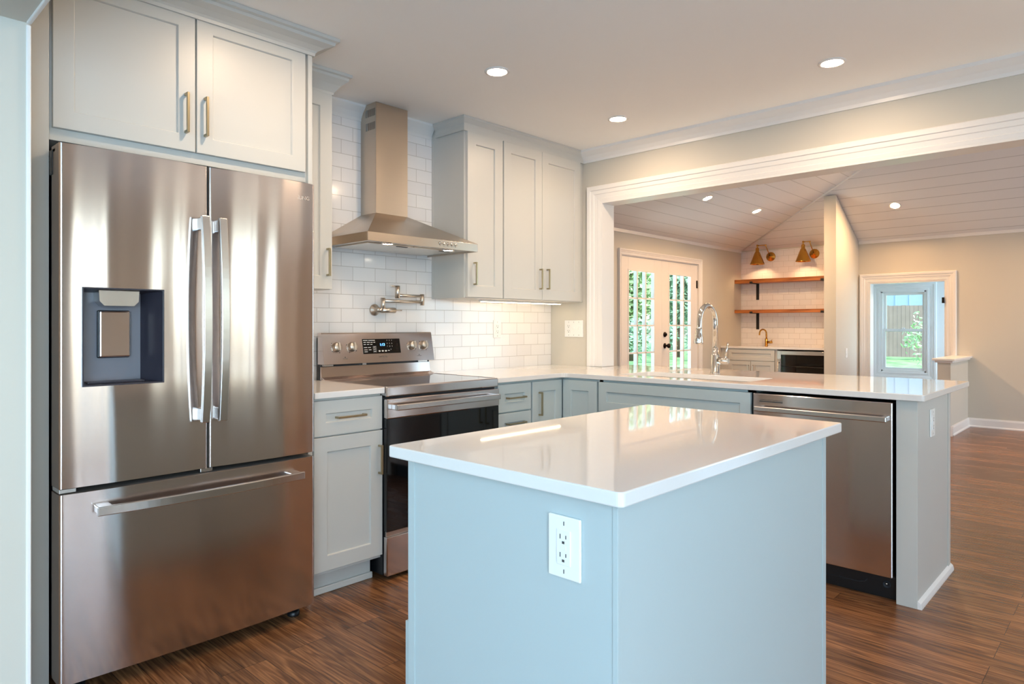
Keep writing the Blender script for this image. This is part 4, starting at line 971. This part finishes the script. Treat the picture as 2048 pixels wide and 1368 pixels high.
# ================================================================== OUTLETS AND SWITCHES
def plate(fr, u, v, w, h, name, label, cat, gangs, group=None):
    c = fr.p(u, v, 0); t = thing(name, label, cat, c, group)
    m_ = MB(); fbox(m_, fr, u - w / 2, u + w / 2, v - h / 2, v + h / 2, .0003, .0065, .003); m_.build('cover_plate', 'plastic', t)
    for du, kind in gangs:
        a = u + du
        if kind in ('gfci', 'duplex'):
            f_ = MB(); fbox(f_, fr, a - .017, a + .017, v - .034, v + .034, .0060, .0085, .002); fo = f_.build('receptacle', 'plastic', t)
            s_ = MB()
            for dv in (.0165, -.0185):
                fbox(s_, fr, a - .0085, a - .0065, v + dv, v + dv + .009, .0084, .0088); fbox(s_, fr, a + .0055, a + .0075, v + dv + .001, v + dv + .008, .0084, .0088); fbox(s_, fr, a - .003, a + .003, v + dv - .009, v + dv - .004, .0084, .0088)
            s_.build('socket_slot', 'slot', fo)
            if kind == 'gfci':
                g_ = MB(); fbox(g_, fr, a - .007, a + .007, v - .0045, v + .0045, .0085, .0095, .001); g_.build('test_button', 'plastic', fo)
        elif kind == 'rocker':
            f_ = MB(); fbox(f_, fr, a - .017, a + .017, v - .034, v + .034, .0060, .0092, .002); fo = f_.build('rocker_switch', 'plastic', t)
            s_ = MB(); fbox(s_, fr, a - .0025, a + .0025, v - .02, v - .012, .009, .0096); s_.build('switch_marking', 'slot', fo)
        else:
            f_ = MB(); fbox(f_, fr, a - .005, a + .005, v - .004, v + .013, .0060, .016, .002); f_.build('toggle_switch', 'plastic', t)
    s_ = MB()
    for du, _ in gangs:
        for dv in (-h / 2 + .014, h / 2 - .014): fbox(s_, fr, u + du - .001, u + du + .001, v + dv - .004, v + dv + .004, .0064, .0068)
    s_.build('plate_screw', 'slot', t); return t
plate(Fr('x', .602), 2.4445, .7815, .079, .120, 'electrical_outlet', 'white double outlet on the end panel of the island', 'outlet', [(0, 'gfci')])
plate(Fr('y', -.008), 2.897, 1.181, .074, .122, 'electrical_outlet', 'white double outlet on the tile under the lit wall cabinets', 'outlet', [(0, 'gfci')])
plate(Fr('x', W), .227, 1.182, .168, .122, 'switch_plate', 'cream three-gang plate with outlet and two toggles beside the wide opening', 'switch', [(-.046, 'gfci'), (0, 'toggle'), (.046, 'toggle')])
plate(Fr('y', -2.547), 3.115, .768, .078, .125, 'electrical_outlet', 'white outlet plate on the end panel of the peninsula', 'outlet', [(0, 'gfci')])
plate(Fr('y', -.4966), 8.69, .857, .075, .118, 'switch_plate', 'small white switch plate low on the partition wall near the bar nook', 'switch', [(0, 'rocker')])

# ================================================================== RECESSED LIGHTS
def downlight(c, nrm, label, lens='lamp'):
    t = thing('recessed_light', label, 'ceiling light', c, 'recessed ceiling lights'); nrm = Vector(nrm).normalized()
    MB().lathe(c, nrm, [(.062, 0), (.062, .003), (.050, .006), (.046, .003), (.046, -.004)], 36).build('trim_ring', 'trim', t)
    MB().lathe(c, nrm, [(0, .0025), (.0465, .0025)], 36).build('lamp_lens', lens, t)
    return t
downlight((1.939, -.949, H), (0, 0, -1), 'recessed ceiling light nearest the range hood')
downlight((2.982, -.946, H), (0, 0, -1), 'recessed ceiling light in front of the corner wall cabinets')
downlight((2.952, -2.174, H), (0, 0, -1), 'recessed ceiling light above the dishwasher and peninsula end')
for x, y, lb in ((.88, -1.14, 'recessed ceiling light in front of the refrigerator cabinet, above the view'), (1.93, -2.17, 'recessed ceiling light straight over the island, above the view'),
                 ):
    downlight((x, y, H), (0, 0, -1), lb)
nA = Vector((0, -kA, -1)).normalized(); nB = Vector((-kB, 0, -1)).normalized()
downlight((6.468, .251, zA(.251)), nA, 'recessed light in the sloping board ceiling straight above the French doors', 'lampwarm')
downlight((7.705, .232, zA(.232)), nA, 'recessed light in the sloping board ceiling near the wall sconces', 'lampwarm')
downlight((8.62, -3.0, zB(8.62)), nB, 'recessed light in the sloping board ceiling past the half wall, outside the view', 'lampwarm')
downlight((8.62, -1.064, zB(8.62)), nB, 'recessed light in the sloping board ceiling above the far window doorway', 'lampwarm')

# ================================================================== BAR NOOK
NX = 8.552
nk = thing('bar_base_cabinet', 'small grey base cabinet with two doors in the tiled bar nook', 'cabinet', (8.87, .72, 0))
MB().box(NX, XR - .009, .315, YF - .001, .105, CB - .001, .001).build('cabinet_body', 'cab', nk)
MB().box(NX + .05, NX + .07, .315, YF - .001, 0, .105).build('toe_kick', 'cab', nk)
FN = Fr('x', NX)
shaker(FN, -.990, -.345, .723, .872, st=.05).build('drawer', 'cab', nk)
d = shaker(FN, -.990, -.670, .115, .716, st=.055).build('door', 'cab', nk); pull(FN, -.700, .60, .13, True, 'nickel', d)
d = shaker(FN, -.666, -.345, .115, .716, st=.055).build('door', 'cab', nk); pull(FN, -.636, .60, .13, True, 'nickel', d)
single('bar_countertop', slab(MB(), [[(NX - .03, -.356), (XR - .009, -.356), (XR - .009, YF - .001), (NX - .03, YF - .001)]], CB, CT), 'quartz',
       'white quartz countertop in the bar nook', 'worktop')
wcx = thing('wine_cooler', 'glass-fronted beverage cooler with steel frame in the bar nook', 'beverage cooler', (8.87, -.02, 0))
wc_ = MB(); a0, a1 = -.318, .312
wc_.box(NX + .03, XR - .02, a0, a0 + .02, .02, .868).box(NX + .03, XR - .02, a1 - .02, a1, .02, .868).box(NX + .03, XR - .02, a0 + .02, a1 - .02, .848, .868).box(NX + .03, XR - .02, a0 + .02, a1 - .02, .02, .09).box(XR - .04, XR - .02, a0 + .02, a1 - .02, .09, .848)
wc_.build('cooler_body', 'cooler', wcx)
wf = MB(); x0 = NX - .012
wf.box(x0, NX + .028, a0, a0 + .035, .10, .866, .003).box(x0, NX + .028, a1 - .05, a1, .10, .866, .003).box(x0, NX + .028, a0 + .035, a1 - .05, .815, .866, .003).box(x0, NX + .028, a0 + .035, a1 - .05, .10, .15, .003)
wdo = wf.build('door', 'steelv', wcx); MB().box(NX + .004, NX + .012, a0 + .03, a1 - .045, .145, .82).build('pane', 'coolerglass', wdo)
MB().tube([(x0 - .038, a1 - .026, .25), (x0 - .038, a1 - .026, .76)], .010, 14).tube([(x0, a1 - .026, .3), (x0 - .038, a1 - .026, .3)], .007, 10).tube([(x0, a1 - .026, .71), (x0 - .038, a1 - .026, .71)], .007, 10).build('handle', 'steelv', wdo)
for z in (.66, .47, .3):
    w_ = MB()
    for k in range(15): yy = a0 + .03 + k * .040; w_.tube([(NX + .06, yy, z), (XR - .06, yy, z)], .003, 6)
    for xx in (NX + .06, XR - .06): w_.tube([(xx, a0 + .02, z), (xx, a1 - .02, z)], .005, 8)
    w_.build('wire_shelf', 'chrome', wcx)
bf = thing('bar_faucet', 'small aged brass faucet on the bar nook countertop', 'faucet', (9.05, .667, CT))
MB().lathe((9.05, .667, CT), (0, 0, 1), [(0, 0), (.024, 0), (.024, .005), (.019, .008), (.019, .10), (.013, .105), (0, .105)], 20).build('faucet_body', 'abrass', bf)
pts = [(9.05, .667, CT + .10), (9.05, .667, 1.09)] + [(9.05 - .05 + .05 * math.cos(math.pi * k / 10), .667 + .028 * (1 - math.cos(math.pi * k / 10)), 1.09 + .055 * math.sin(math.pi * k / 10)) for k in range(1, 11)] + [(8.95, .724, 1.065)]
MB().tube(pts, .0105, 12).build('spout', 'abrass', bf)
MB().tube([(9.05, .65, .965), (9.05, .585, .965)], .017, 14).tube([(9.05, .60, .975), (9.04, .585, 1.0)], .005, 8).build('lever', 'abrass', bf)
def wshelf(z0, z1, label):
    t = thing('wall_shelf', label, 'shelf', (9.08, .37, z0))
    MB().box(8.962, XR - .009, -.355, YF - .001, z0, z1, .003).build('board', 'shelf', t)
    for yy in (.85, -.12):
        MB().box(XR - .016, XR - .009, yy - .021, yy + .021, z0 - .235, z0, .001).box(8.956, XR - .009, yy - .021, yy + .021, z0 - .007, z0, .001).box(8.953, 8.960, yy - .021, yy + .021, z0 - .007, z0 + .022, .001).build('bracket', 'iron', t)
wshelf(1.808, 1.862, 'thick honey wood shelf on black brackets, upper of the two')
wshelf(1.380, 1.426, 'thick honey wood shelf on black brackets, lower of the two, above the bar faucet')
def sconce(yp, ys, zp, label):
    t = thing('wall_sconce', label, 'wall lamp', (XR - .009, yp, zp), 'brass sconces above the shelves'); xs, zt_ = 8.975, zp + .152
    MB().lathe((XR - .009, yp, zp), (-1, 0, 0), [(0, 0), (.066, 0), (.066, .006), (.060, .012), (.02, .018), (.018, .03), (0, .032)], 32).build('wall_plate', 'abrass', t)
    MB().tube([(XR - .035, yp, zp), (xs + .02, yp, zt_)], .0065, 10).lathe((XR - .035, yp, zp), (0, 1, 0), [(0, -.016), (.012, -.016), (.012, .016), (0, .016)], 14).tube([(xs + .02, yp - .016, zt_), (xs + .02, ys, zt_)], .0065, 10).build('arm', 'abrass', t)
    MB().lathe((xs + .02, ys, zt_), (0, 0, -1), [(0, -.014), (.012, -.012), (.012, .012), (.008, .02), (.009, .03), (.021, .034), (.024, .045), (.024, .085), (.030, .09), (.030, .098)], 20).build('socket', 'abrass', t)
    sh = MB().lathe((xs + .02, ys, zt_), (0, 0, -1), [(.030, .096), (.036, .100), (.098, .262), (.100, .266), (.098, .268), (.094, .262), (.033, .104)], 36).build('lamp_shade', 'abrass', t)
    MB().lathe((xs + .02, ys, zt_), (0, 0, -1), [(0, .14), (.014, .145), (.026, .175), (.028, .195), (.02, .214), (0, .222)], 18).build('bulb', 'bulb', t)
sconce(.6585, .775, 2.187, 'brass cone wall sconce nearer the French doors')
sconce(.057, .140, 2.186, 'brass cone wall sconce nearer the partition wall')
